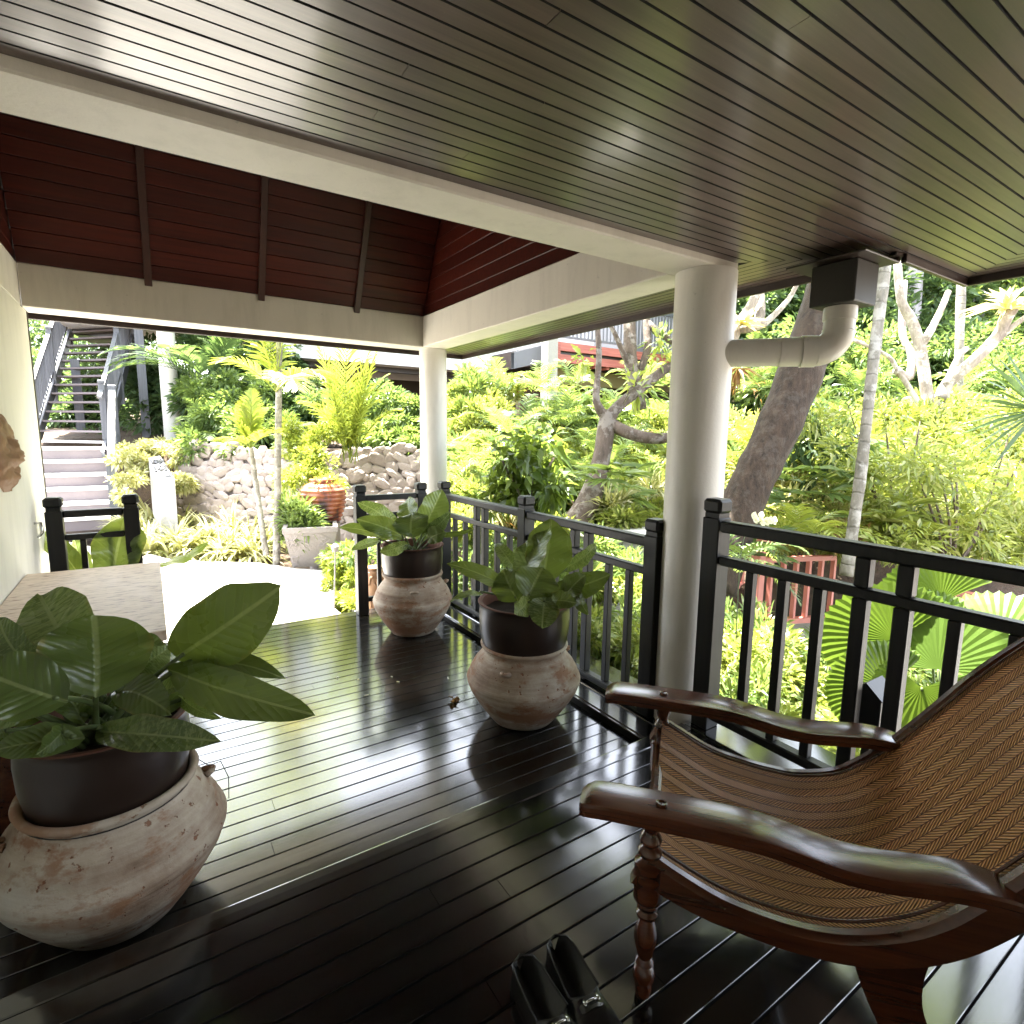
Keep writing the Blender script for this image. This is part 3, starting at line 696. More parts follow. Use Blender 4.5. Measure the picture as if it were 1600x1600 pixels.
def blade(base, tip, w, roll=0, arch=.12, fold=.24, wave=.055, heart=1.0, n=18, m=9, toward=None, peak=.42, seed=0):
    """one broad leaf as a curved, folded sheet"""
    base = np.array(base, float); tip = np.array(tip, float); ax = tip - base; L = np.linalg.norm(ax); d = ax / L
    view = nrm((CC - (base + tip) / 2)) if toward is None else nrm(toward)
    nr = nrm(view - d * np.dot(view, d)); sd = np.cross(d, nr)
    a = rad(roll); nr, sd = nr * math.cos(a) + sd * math.sin(a), sd * math.cos(a) - nr * math.sin(a)
    G = []; U = []; tw0 = .55 * math.sin(seed * 12.9 + 1.3); bend = .10 * math.sin(seed * 7.7)
    for i in range(n + 1):
        t = i / n
        # width: rises quickly, widest at peak, tapers to a drawn-out tip
        if t < peak: wd = math.sin(math.pi / 2 * (t / peak) ** .62)
        else:
            q = (t - peak) / (1 - peak); wd = max(0, (1 - q ** 2.3)) ** .82
        row = []; ur = []
        for j in range(m):
            sj = -1 + 2 * j / (m - 1)
            back = -heart * .10 * L * (abs(sj) ** 1.6) * max(0, 1 - t / .30)
            lat = sj * wd * w / 2 * (1 + .03 * math.sin(t * 13 + seed * 3 + sj * 2) * abs(sj)); tw = tw0 * (t - .25)
            zz = fold * abs(lat) * (1.2 - .5 * t) + 0
            wv = wave * w * math.sin(t * 17 + seed + (2.2 if sj > 0 else 0)) * abs(sj) ** 1.5
            c = base + d * (t * L + back) - nr * (arch * L * (4 * (t - .5) ** 2 - 1) * -1 * -1 if False else arch * L * (2 * t - 1) ** 2) + (sd * math.cos(tw) + nr * math.sin(tw)) * lat + nr * (zz + wv) + sd * bend * L * t * t
            row.append(c); ur.append((t, .5 + sj * .5 * max(wd, .02)))
        G.append(row); U.append(ur)
    b = MB().grid(G, U); return b, G[0][m // 2]
def plant(center, zsoil, leaves, label, group=None, cat='potted plant', stalk=.006, name='philodendron'):
    t = empty(name, label, cat, group)
    for k, lf in enumerate(leaves):
        (bu, bv), (tu, tv), wpx, d0, d1 = lf[:5]; o = lf[5] if len(lf) > 5 else {}
        bs = P(bu, bv, d0); tp = P(tu, tv, d1); w = 1.22 * wpx / CF * (d0 + d1) / 2
        mt = o.pop('m', 'big') if isinstance(o, dict) else 'big'
        B, root = blade(bs, tp, w, seed=k, **o)
        lo = B.build('leaf', mt, t, smooth=True)
        an = random.uniform(0, 6.28); r = random.uniform(.02, .07)
        s0 = V(center[0] + r * math.cos(an), center[1] + r * math.sin(an), zsoil - .02)
        dirh = (bs - s0); mid = s0 + dirh * V(.35, .35, .62)
        d = nrm(tp - bs)
        pts = [s0 * (1 - q) ** 2 + 2 * mid * q * (1 - q) + (bs + d * .01) * q * q for q in np.linspace(0, 1, 8)]
        pts.append(bs + d * .12 * np.linalg.norm(tp - bs) - nrm(CC - bs) * .004 * 0)
        MB().tube(pts[:-1], [stalk * (1.5 - .7 * i / 7) for i in range(8)], 8).build('stalk', 'petiole', t, smooth=True)
    return t
# near, large
J0 = (-.165, 1.99); J1 = (1.604, 3.82); J2 = (1.59, 2.305)
jar_full(J0, 1.03, 'jar0', 'largest-looking weathered clay jar at the lower left, brown streaked, wire round its neck', (8, 190), 1.0)
jar_full(J1, .985, 'jar1', 'pale clay jar farthest away, beside the deck corner post', (250, 345), 1.06)
jar_full(J2, 1.0, 'jar2', 'clay jar with a grey lower half, in front of the middle of the balustrade', (215, 352), .97)
planter(J0, .33, .222, .31, 'dark glazed pot in the nearest jar, lower left')
planter(J1, .385, .232, .288, 'brown glazed pot in the farthest jar')
planter(J2, .345, .241, .30, 'dark glazed pot with a brown rim in the jar by the balustrade middle')
# wire round the neck of the near jar
b = MB(); pts = [V(J0[0] + .218 * math.cos(a), J0[1] + .218 * math.sin(a), .398) for a in np.linspace(0, 2 * math.pi, 41)]; b.tube(pts, .0022, 6, False)
a = rad(8); p0 = V(J0[0] + .268 * math.cos(a), J0[1] + .268 * math.sin(a), .365)
b.tube([p0 + V(-.04, 0, .045), p0, p0 + V(.035, -.01, .01), p0 + V(.055, -.02, -.05), p0 + V(.052, -.02, -.13)], .0017, 6, False)
b.build('neck_wire', 'black', label='thin dark wire tied round the neck of the nearest jar, its loose end hanging', cat='wire')
plant(J0, .58, [
    ((284, 1024), (434, 922), 92, 1.70, 1.62, dict(roll=8, arch=.05, m='big', peak=.5)),
    ((296, 1030), (446, 1036), 36, 1.72, 1.66, dict(roll=-30)),
    ((262, 1052), (482, 1112), 56, 1.64, 1.50, dict(roll=15, arch=.08)),
    ((150, 1078), (158, 962), 118, 1.52, 1.60, dict(roll=12, arch=-.03, peak=.55)),
    ((112, 1030), (66, 922), 92, 1.62, 1.72, dict(roll=-18, m='bigv', peak=.5, arch=.05)),
    ((60, 1062), (-22, 970), 50, 1.50, 1.52, dict(roll=-25, m='bigv')),
    ((92, 1092), (-50, 1052), 84, 1.42, 1.36, dict(roll=10, arch=.04)),
    ((88, 1090), (48, 1002), 60, 1.66, 1.72, dict(roll=30, m='bigv')),
    ((150, 1136), (322, 1172), 46, 1.52, 1.42, dict(roll=-12, m='bigv', arch=.10)),
    ((276, 1092), (340, 1124), 18, 1.66, 1.62, dict(roll=30, m='bigv')),
    ((186, 1072), (270, 1100), 50, 1.60, 1.56, dict(roll=-20)),
    ((120, 1150), (-20, 1172), 46, 1.46, 1.36, dict(roll=20)),
    ((238, 1040), (216, 978), 44, 1.80, 1.86, dict(roll=20)),
    ((190, 1090), (228, 1010), 46, 1.76, 1.82, dict(roll=-30, m='bigv')),
    ((60, 1120), (4, 1090), 46, 1.62, 1.60, dict(roll=0)),
    ((176, 1110), (212, 1058), 32, 1.66, 1.70, dict(roll=35, m='bigv')),
    ((210, 1120), (300, 1090), 34, 1.70, 1.72, dict(roll=-35)),
    ((130, 1120), (92, 1062), 44, 1.58, 1.60, dict(roll=25)),
    ((40, 1110), (-30, 1100), 54, 1.50, 1.44, dict(roll=-15, m='bigv')),
    ((206, 1052), (262, 1010), 40, 1.74, 1.78, dict(roll=25, m='bigv')),
    ((150, 1060), (120, 996), 46, 1.74, 1.80, dict(roll=-20)),
    ((240, 1082), (306, 1066), 30, 1.74, 1.72, dict(roll=-30, m='bigv')),
    ((104, 1140), (60, 1178), 34, 1.46, 1.38, dict(roll=-25)),
    ((216, 1136), (268, 1140), 30, 1.60, 1.56, dict(roll=15)),
    ((16, 1140), (-40, 1160), 40, 1.50, 1.42, dict(roll=20)),
], 'largest broad-leaved plant at the lower left, its long leaves reaching over the deck', 'broad-leaved potted plants', stalk=.0075)
plant(J2, .59, [
    ((850, 902), (862, 810), 60, 2.86, 2.90, dict(roll=18, arch=.04, m='big')),
    ((815, 902), (852, 820), 50, 2.80, 2.86, dict(roll=-40, m='bigv', arch=.05)),
    ((826, 932), (846, 886), 58, 2.60, 2.66, dict(roll=10, peak=.5, arch=.05)),
    ((866, 926), (956, 907), 34, 2.76, 2.66, dict(roll=15, arch=.06)),
    ((884, 890), (938, 854), 20, 2.96, 3.02, dict(roll=30, m='bigv')),
    ((808, 890), (770, 847), 20, 2.92, 3.00, dict(roll=20, m='bigv')),
    ((793, 912), (700, 883), 24, 2.74, 2.66, dict(roll=25, arch=.12)),
    ((752, 924), (703, 933), 11, 2.66, 2.58, dict(roll=40, arch=.16, m='bigv')),
    ((852, 936), (843, 980), 40, 2.56, 2.50, dict(roll=0, m='bigv', arch=.10)),
    ((828, 938), (806, 960), 26, 2.56, 2.50, dict(roll=-30, m='bigv')),
    ((898, 928), (920, 957), 18, 2.70, 2.62, dict(roll=20)),
    ((806, 936), (784, 890), 44, 2.70, 2.72, dict(roll=-20)),
    ((880, 930), (915, 900), 30, 2.66, 2.64, dict(roll=-25)),
    ((858, 936), (898, 942), 26, 2.60, 2.50, dict(roll=-20)),
], 'broad-leaved plant in the pot by the balustrade middle, one tall upright leaf', 'broad-leaved potted plants')
plant(J1, .61, [
    ((662, 826), (692, 765), 38, 4.10, 4.16, dict(roll=20, arch=.04)),
    ((642, 836), (640, 800), 46, 4.00, 4.06, dict(roll=0, peak=.5)),
    ((640, 812), (635, 776), 30, 4.16, 4.24, dict(roll=-25, m='bigv')),
    ((622, 822), (564, 778), 22, 4.10, 4.02, dict(roll=30, m='bigv', arch=.1)),
    ((630, 836), (560, 806), 26, 4.02, 3.90, dict(roll=10)),
    ((602, 834), (530, 824), 17, 4.00, 3.86, dict(roll=30, arch=.14)),
    ((592, 842), (552, 860), 13, 3.96, 3.80, dict(roll=20, m='bigv')),
    ((636, 852), (594, 862), 18, 3.92, 3.84, dict(roll=-20, m='bigv')),
    ((664, 836), (707, 806), 20, 4.08, 4.04, dict(roll=20, m='bigv')),
    ((684, 838), (740, 829), 9, 4.06, 3.98, dict(roll=30, arch=.14)),
    ((668, 842), (694, 828), 24, 4.00, 3.96, dict(roll=-25)),
    ((610, 838), (584, 818), 22, 4.14, 4.18, dict(roll=-10)),
    ((655, 842), (668, 812), 24, 4.20, 4.26, dict(roll=10)),
], 'broad-leaved plant farthest away, spreading over the brown glazed pot', 'broad-leaved potted plants')
# plant behind the table
bp = plant((-.22, 4.15), .30, [
    ((134, 905), (60, 822), 26, 3.62, 3.62, dict(roll=20, wave=.10, m='big', peak=.5)),
    ((176, 905), (186, 806), 56, 3.60, 3.62, dict(roll=5, wave=.06, m='big', peak=.55)),
    ((140, 900), (108, 838), 24, 3.70, 3.74, dict(roll=-20, wave=.10)),
    ((232, 890), (332, 858), 16, 3.78, 3.86, dict(roll=60, wave=.1)),
], 'dark ruffled-leaf plant standing behind the table in front of the short fence', None, 'potted plant', name='birds_nest_plant')
MB().lathe([(.10, .001), (.14, .06), (.155, .30), (.165, .32), (.15, .32), (.14, .29), (.02, .29)], (-.22, 4.15, 0), 32).build('plant_pot', 'black', label='dark round pot on the deck behind the table', cat='plant pot', smooth='auto')

# dead leaf and crumbs on the deck
c = onz(710, 1098, 0.0)
b = MB()
for k, (a, ln) in enumerate(((20, .045), (100, .05), (200, .04), (300, .035))):
    d = V(math.cos(rad(a)), math.sin(rad(a)), .35 + .2 * k); B, _ = blade(c + V(0, 0, .006), c + V(0, 0, .006) + nrm(d) * ln, .028, toward=(d[1], -d[0], .6), arch=.3, n=6, m=5, wave=.1, fold=.6)
    b.add(B.v, B.f)
b.build('dead_leaf', 'lf_dry', label='curled dry brown leaf lying on the deck left of the middle jar', cat='leaf', smooth=True)
for k, (u, v) in enumerate(((612, 1058), (622, 1066), (573, 1087), (560, 1062), (527, 1060), (700, 1060))):
    q = onz(u, v, 0); MB().obox(q + V(0, 0, .0035), (.006 + .003 * (k % 3), .003, .002), np.array([nrm((1, k - 2, 0)), nrm((2 - k, 1, 0)), (0, 0, 1)])).build('flower_crumb', 'petal', label=['pale petal crumb, leftmost but two of those on the deck','pale petal crumb just below and right of its close twin','pale petal crumb nearest the table side, a little in front','pale petal crumb between the leftmost and the middle ones','pale petal crumb farthest left on the deck boards','pale petal crumb farthest right, up beyond the dead leaf'][k], cat='petal', group='petal crumbs on the deck')

# mask and hook on the wall
mk = V(XW, 3.66, 1.375); b = MB(); G = []
H = [(.19, .05, .02), (.16, .13, .075), (.10, .17, .12), (.05, .185, .135), (0, .175, .165), (-.04, .17, .20), (-.08, .16, .13), (-.12, .15, .15), (-.155, .115, .10), (-.19, .05, .03)]
for z in np.linspace(.19, -.19, 34):
    w = np.interp(-z, [-q[0] for q in H], [q[1] for q in H]); dpt = np.interp(-z, [-q[0] for q in H], [q[2] for q in H])
    row = []
    for j in range(31):
        a = math.pi * j / 30; nz = .016 * noise.noise(Vector((z * 22, a * 5, 1))) + (.014 if z < .02 else .004) * noise.noise(Vector((z * 70, a * 14, 4))) + (.007 * math.sin(a * 26 + z * 50) if z < .0 else 0) - (.012 if .035 < z < .075 and (abs(a - 1.2) < .25 or abs(a - 1.94) < .25) else 0) + (.02 if -.02 < z < .07 and abs(a - 1.57) < .16 else 0)
        row.append(mk + V((dpt * .36 + nz) * math.sin(a), -w * math.cos(a), z))
    G.append(row)
b.grid(G); msk = b.build('carved_mask', 'woodmask', label='carved light wooden head mounted on the left wall above the table', cat='carving', smooth=True)
hk = MB().tube([V(XW, 4.33, .93), V(XW + .03, 4.33, .93), V(XW + .035, 4.33, .87), V(XW + .012, 4.33, .84)], .008, 8); hk.build('wall_hook', 'metal', label='small metal hook on the left wall beside the dark newel', cat='hook', smooth=True)

# ---------------- planter chair
ch = empty('planter_chair', 'low teak planter chair with woven cane seat and long curved arms at the lower right', 'armchair')
D = nrm((.661, -.751, 0)); W = V(-D[1], D[0], 0); CP = V(.93, .81, 0)
def cp(s, w, z): return CP + D * s + W * w + V(0, 0, z)
def interp(prof, s): return float(np.interp(s, [p[0] for p in prof], [p[1] for p in prof]))
def smooth_curve(pr, n=40):
    xs = np.array([p[0] for p in pr]); zs = np.array([p[1] for p in pr]); t = np.linspace(0, 1, n); T = np.linspace(0, 1, len(pr))
    def cr(vals):
        out = []
        for q in t:
            f = q * (len(pr) - 1); i = min(int(f), len(pr) - 2); u = f - i
            p0 = vals[max(i - 1, 0)]; p1 = vals[i]; p2 = vals[i + 1]; p3 = vals[min(i + 2, len(pr) - 1)]
            out.append(.5 * ((2 * p1) + (-p0 + p2) * u + (2 * p0 - 5 * p1 + 4 * p2 - p3) * u * u + (-p0 + 3 * p1 - 3 * p2 + p3) * u ** 3))
        return np.array(out)
    return list(zip(cr(xs), cr(zs)))
NEARP = [(.00, .520), (.06, .487), (.16, .443), (.27, .420), (.36, .415), (.44, .427), (.53, .462), (.60, .512), (.66, .578), (.72, .650), (.80, .760), (.90, .890), (1.0, 1.0), (1.08, 1.06)]
FARP = [(.02, .585), (.076, .555), (.176, .506), (.286, .482), (.36, .473), (.425, .472), (.522, .496), (.582, .536), (.67, .619), (.776, .752), (.851, .850), (.95, .955), (1.03, 1.02), (1.10, 1.06)]
CW = .53
npf = smooth_curve(NEARP, 60); fpf = smooth_curve(FARP, 60)
# woven sling
G = []; U = []; arc = 0
for i in range(60):
    a = cp(npf[i][0], .018, npf[i][1]); c = cp(fpf[i][0], CW - .018, fpf[i][1])
    if i: arc += np.linalg.norm(np.array(npf[i]) - np.array(npf[i - 1]))
    row = []; ur = []
    for j in range(17):
        q = j / 16; p = a * (1 - q) + c * q; p = p - V(0, 0, .016 * 4 * q * (1 - q)); row.append(p); ur.append((arc, q * CW))
    G.append(row); U.append(ur)
MB().grid(G, U).build('woven_seat', 'weave', ch, smooth=True)
# side rails: a shaped plank following the seat line
def rail(prof, w0, w1, hfun, name='side_rail'):
    G = []
    for i, (s, z) in enumerate(prof):
        t = nrm(np.array(prof[min(i + 1, len(prof) - 1)]) - np.array(prof[max(i - 1, 0)])); nx, nz = -t[1], t[0]
        h = hfun(s); e = .006
        ring = [(w0 + e, .004), (w0 + (w1 - w0) * .3, .009), (w0 + (w1 - w0) * .7, .009), (w1 - e, .004), (w1, -.004), (w1, -h + e), (w1 - e, -h), (w0 + e, -h), (w0, -h + e), (w0, -.004)]
        G.append([cp(s + nx * q, w, z + nz * q) for w, q in ring])
    b = MB().grid(G, close=True); n = len(G[0]); m = len(G)
    b.f.append(tuple(range(n))[::-1]); b.f.append(tuple((m - 1) * n + k for k in range(n)))
    return b.build(name, 'chair', ch, smooth='auto')
hf = lambda s: float(np.interp(s, [0, .05, .2, .36, .45, .55, .72, 1.1], [.085, .065, .05, .052, .062, .072, .085, .075]))
rail(npf, -.022, .020, hf); rail(fpf, CW - .020, CW + .022, hf)
for pf, w in ((npf, .026), (fpf, CW - .026)):      # beading beside the cane
    pts = [cp(s, w, z + .009) for s, z in pf]; MB().tube(pts, .004, 8).build('bead', 'chair', ch, smooth=True)
# front seat bar
MB().bar(cp(.005, -.01, .498), cp(.012, CW + .01, .535), .028, .05, ch=.008).build('front_bar', 'chair', ch)
MB().bar(cp(.36, 0, .385), cp(.36, CW, .405), .03, .04, ch=.006).build('cross_bar', 'chair', ch)
MB().bar(cp(1.09, -.02, 1.05), cp(1.10, CW + .02, 1.06), .05, .05, ch=.01).build('top_bar', 'chair', ch)
# arms
ARM = [(-.165, .652), (-.10, .656), (.0, .655), (.11, .653), (.22, .648), (.30, .634), (.38, .617), (.46, .612), (.54, .618), (.62, .622), (.69, .612), (.74, .596)]
for side, w0, dz, lug in ((0, -.012, 0, 1), (1, CW + .01, .010, -1)):
    pf = smooth_curve(ARM, 44); G = []
    for i, (s, z) in enumerate(pf):
        q = i / 43; z += dz + .006
        hw = .052 + .003 * math.sin(q * 6) - (.022 * max(0, (q - .82) / .18) ** 1.5)
        if q < .06: hw *= .62 + .38 * math.sin(math.pi / 2 * q / .06)
        off = lug * (-.010 * math.sin(math.pi * q) - .004) * 0
        th = .035
        drop = .010 * max(0, 1 - q / .05)
        ring = [(-hw, -.006), (-hw + .004, -.0012), (-hw + .009, 0), (hw - .009, 0), (hw - .004, -.0012), (hw, -.006), (hw, -.018), (hw - .005, -.023), (hw - .006, -th), (-hw + .006, -th), (-hw + .005, -.023), (-hw, -.018)]
        G.append([cp(s + (.0), w0 + w + off, z + q2 - drop) for w, q2 in ring])
    b = MB().grid(G, close=True); n = 12; m = len(G)
    b.f.append(tuple(range(n))[::-1]); b.f.append(tuple((m - 1) * n + k for k in range(n)))
    ao = b.build('arm', 'chair', ch, smooth='auto')
    MB().lathe([(.001, -.001), (.013, -.001), (.013, .0035), (.010, .0045), (.005, .0025), (.001, .0025)], cp(.02, w0 - .004, .6625 + dz), 16).build('screw_plug', 'chair', ao, smooth='auto')
# turned front legs
LEG = [(.012, 0), (.017, .0), (.020, .02), (.016, .035), (.024, .045), (.026, .06), (.022, .075), (.016, .083), (.022, .09), (.020, .097), (.016, .105), (.022, .13), (.0275, .155), (.026, .175), (.019, .20), (.016, .21), (.024, .218), (.025, .226), (.018, .234), (.024, .242), (.026, .25), (.024, .258), (.033, .264), (.034, .358), (.024, .366), (.018, .372), (.026, .38), (.028, .389), (.024, .398), (.018, .404), (.024, .412), (.026, .42), (.022, .430), (.016, .44), (.020, .455), (.024, .470), (.024, .484)]
for w, dz, zs in ((0.0, 0, 1.0), (CW, 0, 1.02)):
    c = cp(.0 if w == 0 else .022, w, SH + .001)
    MB().lathe([(r * 1.02, z * zs) for r, z in LEG], c, 28).build('front_leg', 'chair', ch, smooth='auto')
# swept rear legs
for w0, w1, pf in ((-.020, .018, npf), (CW - .018, CW + .020, fpf)):
    dz = 0 if w0 < .1 else .03
    lft = [(.430, .395 + dz), (.447, .345), (.470, .29), (.505, .225), (.55, .175), (.60, SH + .001)]; rgt = [(.575, .43 + dz), (.566, .37), (.570, .31), (.59, .255), (.62, .20), (.665, SH + .001)]
    lf2 = smooth_curve(lft, 14); rt2 = smooth_curve(rgt, 14); G = []
    for a, c in zip(lf2, rt2): G.append([cp(a[0], w0, a[1]), cp(a[0], w1, a[1]), cp(c[0], w1, c[1]), cp(c[0], w0, c[1])])
    b = MB().grid(G, close=True); b.f.append((3, 2, 1, 0)); b.f.append((52, 53, 54, 55))
    b.build('rear_leg', 'chair', ch)

# ---------------- shoes
def shoe(heel, dirn, side, label):
    t = empty('loafer', label, 'shoe', 'pair of black loafers')
    f = nrm(dirn); s = np.cross((0, 0, 1), f) * 1.0; L = .325
    def pt(a, b2, c): return heel + f * a + s * b2 + V(0, 0, c)
    N = 22; ts = [i / N for i in range(N + 1)]
    hw = lambda q: 1.28 * np.interp(q, [0, .03, .1, .25, .45, .62, .75, .88, .96, 1], [.012, .024, .031, .033, .036, .044, .047, .039, .022, .008])
    skew = lambda q: side * np.interp(q, [0, .4, .7, 1], [0, .004, .008, -.006])
    top = lambda q: np.interp(q, [0, .08, .25, .42, .5, .6, .8, .93, 1], [.062, .066, .058, .052, .058, .056, .042, .030, .016])
    G = []
    for q in ts:
        w = float(hw(q)); h = float(top(q)); row = []
        for j in range(13):
            a = math.pi * j / 12; x = -math.cos(a); z = math.sin(a)
            if q < .47:      # open collar: walls rise and lean in, no roof
                if j <= 5: xx = -w * (1 - .12 * (j / 5)); zz = .012 + (h - .012) * j / 5
                elif j >= 7: xx = w * (1 - .12 * ((12 - j) / 5)); zz = .012 + (h - .012) * (12 - j) / 5
                else: xx = 0; zz = .018
            else: xx = w * x * (abs(x) ** -.25 if abs(x) > .05 else 1) * 1.0; zz = .012 + (h - .012) * z ** .75
            row.append(pt(q * L, xx + skew(q), zz))
        G.append(row)
    b = MB(); b.grid(G); b.f.append(tuple(range(13))); b.build('upper', 'shoe', t, smooth='auto')
    sole = [pt(q * L, -float(hw(q)) - .003 + skew(q), 0) for q in ts] + [pt(q * L, float(hw(q)) + .003 + skew(q), 0) for q in ts[::-1]]
    n = len(sole); b = MB(); b.add([p + V(0, 0, .001) for p in sole] + [p + V(0, 0, .013) for p in sole], [tuple(range(n)), tuple(range(n, 2 * n))[::-1]] + [(i, (i + 1) % n, n + (i + 1) % n, n + i) for i in range(n)])
    b.build('sole', 'shoe', t)
    pts = [pt(q * L, (-float(hw(q)) * .88) + skew(q), float(top(q)) + .001) for q in (.46, .3, .15, .05)] + [pt(-.001, 0, .0665)] + [pt(q * L, (float(hw(q)) * .88) + skew(q), float(top(q)) + .001) for q in (.05, .15, .3, .46)]
    MB().tube(pts, .003, 8).build('collar_edge', 'shoe', t, smooth=True)
    G = [[pt(.53 * L + a, xx * float(hw(.53)) + skew(.53), .012 + .050 * (1 - abs(xx) ** 2.6) + .001) for xx in np.linspace(-1, 1, 13)] for a in (0, .004, .018, .022)]
    G = [[p + V(0, 0, .002 if 0 < i < 3 else -.004) for p in r] for i, r in enumerate(G)]
    MB().grid(G).build('strap', 'shoe', t, smooth='auto')
    b = MB(); c0 = pt(.53 * L + .011, skew(.53), .067)
    b.tube([c0 - s * .016, c0 - s * .006 + V(0, 0, .002), c0 + s * .006 + V(0, 0, .002), c0 + s * .016], .0028, 8)
    for g in (-.017, .017): b.tube([c0 + s * g + f * .006, c0 + s * g * 1.15, c0 + s * g - f * .006], .0028, 8)
    b.build('buckle', 'metal', t, smooth=True)
h1 = onz(812, 1512, SH + .03); h1[2] = SH; t1 = onz(905, 1690, SH + .02); t1[2] = SH
shoe(h1, t1 - h1, 1, 'left black leather loafer of the pair standing on the dark floor')
h2 = onz(866, 1480, SH + .03); h2[2] = SH; t2 = onz(962, 1650, SH + .02); t2[2] = SH
shoe(h2, t2 - h2, -1, 'right black leather loafer, the one nearer the planter chair leg')

# ================================================================== GARDEN
def q_(x, y): return .541 * x + .829 * y
def ss(a, b, x): t = min(1, max(0, (x - a) / (b - a))); return t * t * (3 - 2 * t)
WA = P(262, 760, 8.9); WB = P(690, 760, 8.15); WA[2] = WB[2] = 0
WSL = (WB[1] - WA[1]) / (WB[0] - WA[0])
def gh(x, y):
    q = q_(x, y)
    h = -.42 - .45 * ss(2.4, 5, x) * (1 - ss(5, 8.5, q)) + 1.55 * ss(6.6, 10.5, q) * ss(3.3, 4.3, x)
    if x < 4.5:
        k = 1 - ss(3.3, 4.3, x)
        # garden bed in front of the stone wall, terrace behind it
        wy = WA[1] + WSL * (x - WA[0]) + .72
        h += k * 1.62 * ss(wy - .25, wy + .15, y)
        if x < -.55: h -= k * 1.62 * ss(wy - .25, wy + .15, y) * (1 - ss(13.2, 14.5, y))
    h += .17 * max(0, q - 11)
    return h + .06 * noise.noise(Vector((x * .6, y * .6, 0)))
G = []
xs = np.concatenate([np.linspace(-60, -4, 12), np.linspace(-3.6, 12, 90), np.linspace(13, 90, 16)])
ysg = np.concatenate([np.linspace(-40, 0, 8), np.linspace(.4, 20, 100), np.linspace(21, 110, 18)])
def ghs(x, y):
    h = gh(x, y)
    if q_(x, y) > 30: h = min(h, 4.2)
    if y < 4.9 and x < 2.5: h = min(h, -.5)
    return h
for yy in ysg: G.append([(x, yy, ghs(x, yy)) for x in xs])
MB().grid(G).build('ground', 'ground', kind='structure', smooth=True)

# paved terrace in front of the deck
near_r = [onz(525, 1000, -.15), onz(522, 950, -.15), onz(528, 915, -.15), onz(535, 893, -.15), onz(462, 888, -.15), onz(400, 879, -.15), onz(330, 878, -.15), onz(262, 873, -.15), onz(235, 866, -.15), onz(215, 872, -.15)]
poly = [(1.40, 4.40)] + [(p[0], p[1]) for p in near_r[1:]] + [(-.75, 9.6), (-1.6, 11.2), (-4, 11.2), (-4, 4.95), (-.8, 4.95), (-.8, 4.40)]
b = MB(); n = len(poly)
b.add([(x, y, -.15) for x, y in poly] + [(x, y, -.45) for x, y in poly], [tuple(range(n))] + [(i, n + i, n + (i + 1) % n, (i + 1) % n) for i in range(n)])
b.build('garden_path', 'conc', kind='structure')

# ---- foliage engine
def leaves(cen, dirs, L, Wd, droop=.25, fold=.25, jit=.3, style='ov'):
    """arrays of leaf base points and directions -> verts, tris"""
    n = len(cen); d = dirs / (np.linalg.norm(dirs, axis=1, keepdims=True) + 1e-9)
    rn = rng.normal(size=(n, 3)); s = np.cross(d, rn * .6 + np.array([0, 0, 1.0])); s /= np.linalg.norm(s, axis=1, keepdims=True) + 1e-9
    up = np.cross(s, d); l = L * (1 + jit * rng.uniform(-1, 1, (n, 1))); w = Wd * (1 + jit * rng.uniform(-1, 1, (n, 1))) * .5
    if style == 'kite':
        v = np.stack([cen, cen + d * l * .42 + s * w + up * fold * w, cen + d * l - np.array([0, 0, 1]) * droop * l, cen + d * l * .42 - s * w + up * fold * w], 1)
        t = np.array([[0, 1, 2], [0, 2, 3]])
    elif style == 'strap':
        m1 = cen + d * l * .5 + np.array([0, 0, 1]) * l * .0; tip = cen + d * l - np.array([0, 0, 1]) * droop * l
        v = np.stack([cen + s * w * .6, cen - s * w * .6, m1 + s * w, m1 - s * w, tip], 1)
        t = np.array([[0, 1, 3], [0, 3, 2], [2, 3, 4]])
    else:
        mc = cen + d * l * .5 - np.array([0, 0, 1]) * droop * l * .15
        v = np.stack([cen, cen + d * l * .4 + s * w + up * fold * w, mc, cen + d * l * .4 - s * w + up * fold * w, cen + d * l - np.array([0, 0, 1]) * droop * l], 1)
        t = np.array([[0, 1, 2], [0, 2, 3], [1, 4, 2], [2, 4, 3]])
    k = v.shape[1]
    return v.reshape(-1, 3), (t[None] + (np.arange(n) * k)[:, None, None]).reshape(-1, 3)
class FB:
    def __init__(s): s.v = []; s.t = []; s.n = 0
    def add(s, v, t): s.v.append(v); s.t.append(t + s.n); s.n += len(v); return s
    def build(s, name, m, parent=None, **k):
        v = np.concatenate(s.v); t = np.concatenate(s.t); x, y, z = v[:, 0], v[:, 1], v[:, 2]
        bad = ((x < 2.46) & (y < 5.0)) | ((x < 3.5) & (y < 1.25) & (z > 1.9)) | ((x < 2.8) & (y < 5.25) & (z > 2.0)) | ((x < 1.35) & (x > -.7) & (y < 7.2) & (z < 2))
        t = t[~bad[t].any(1)]
        return link(name, npmesh(name, v, t, m), parent, **k)
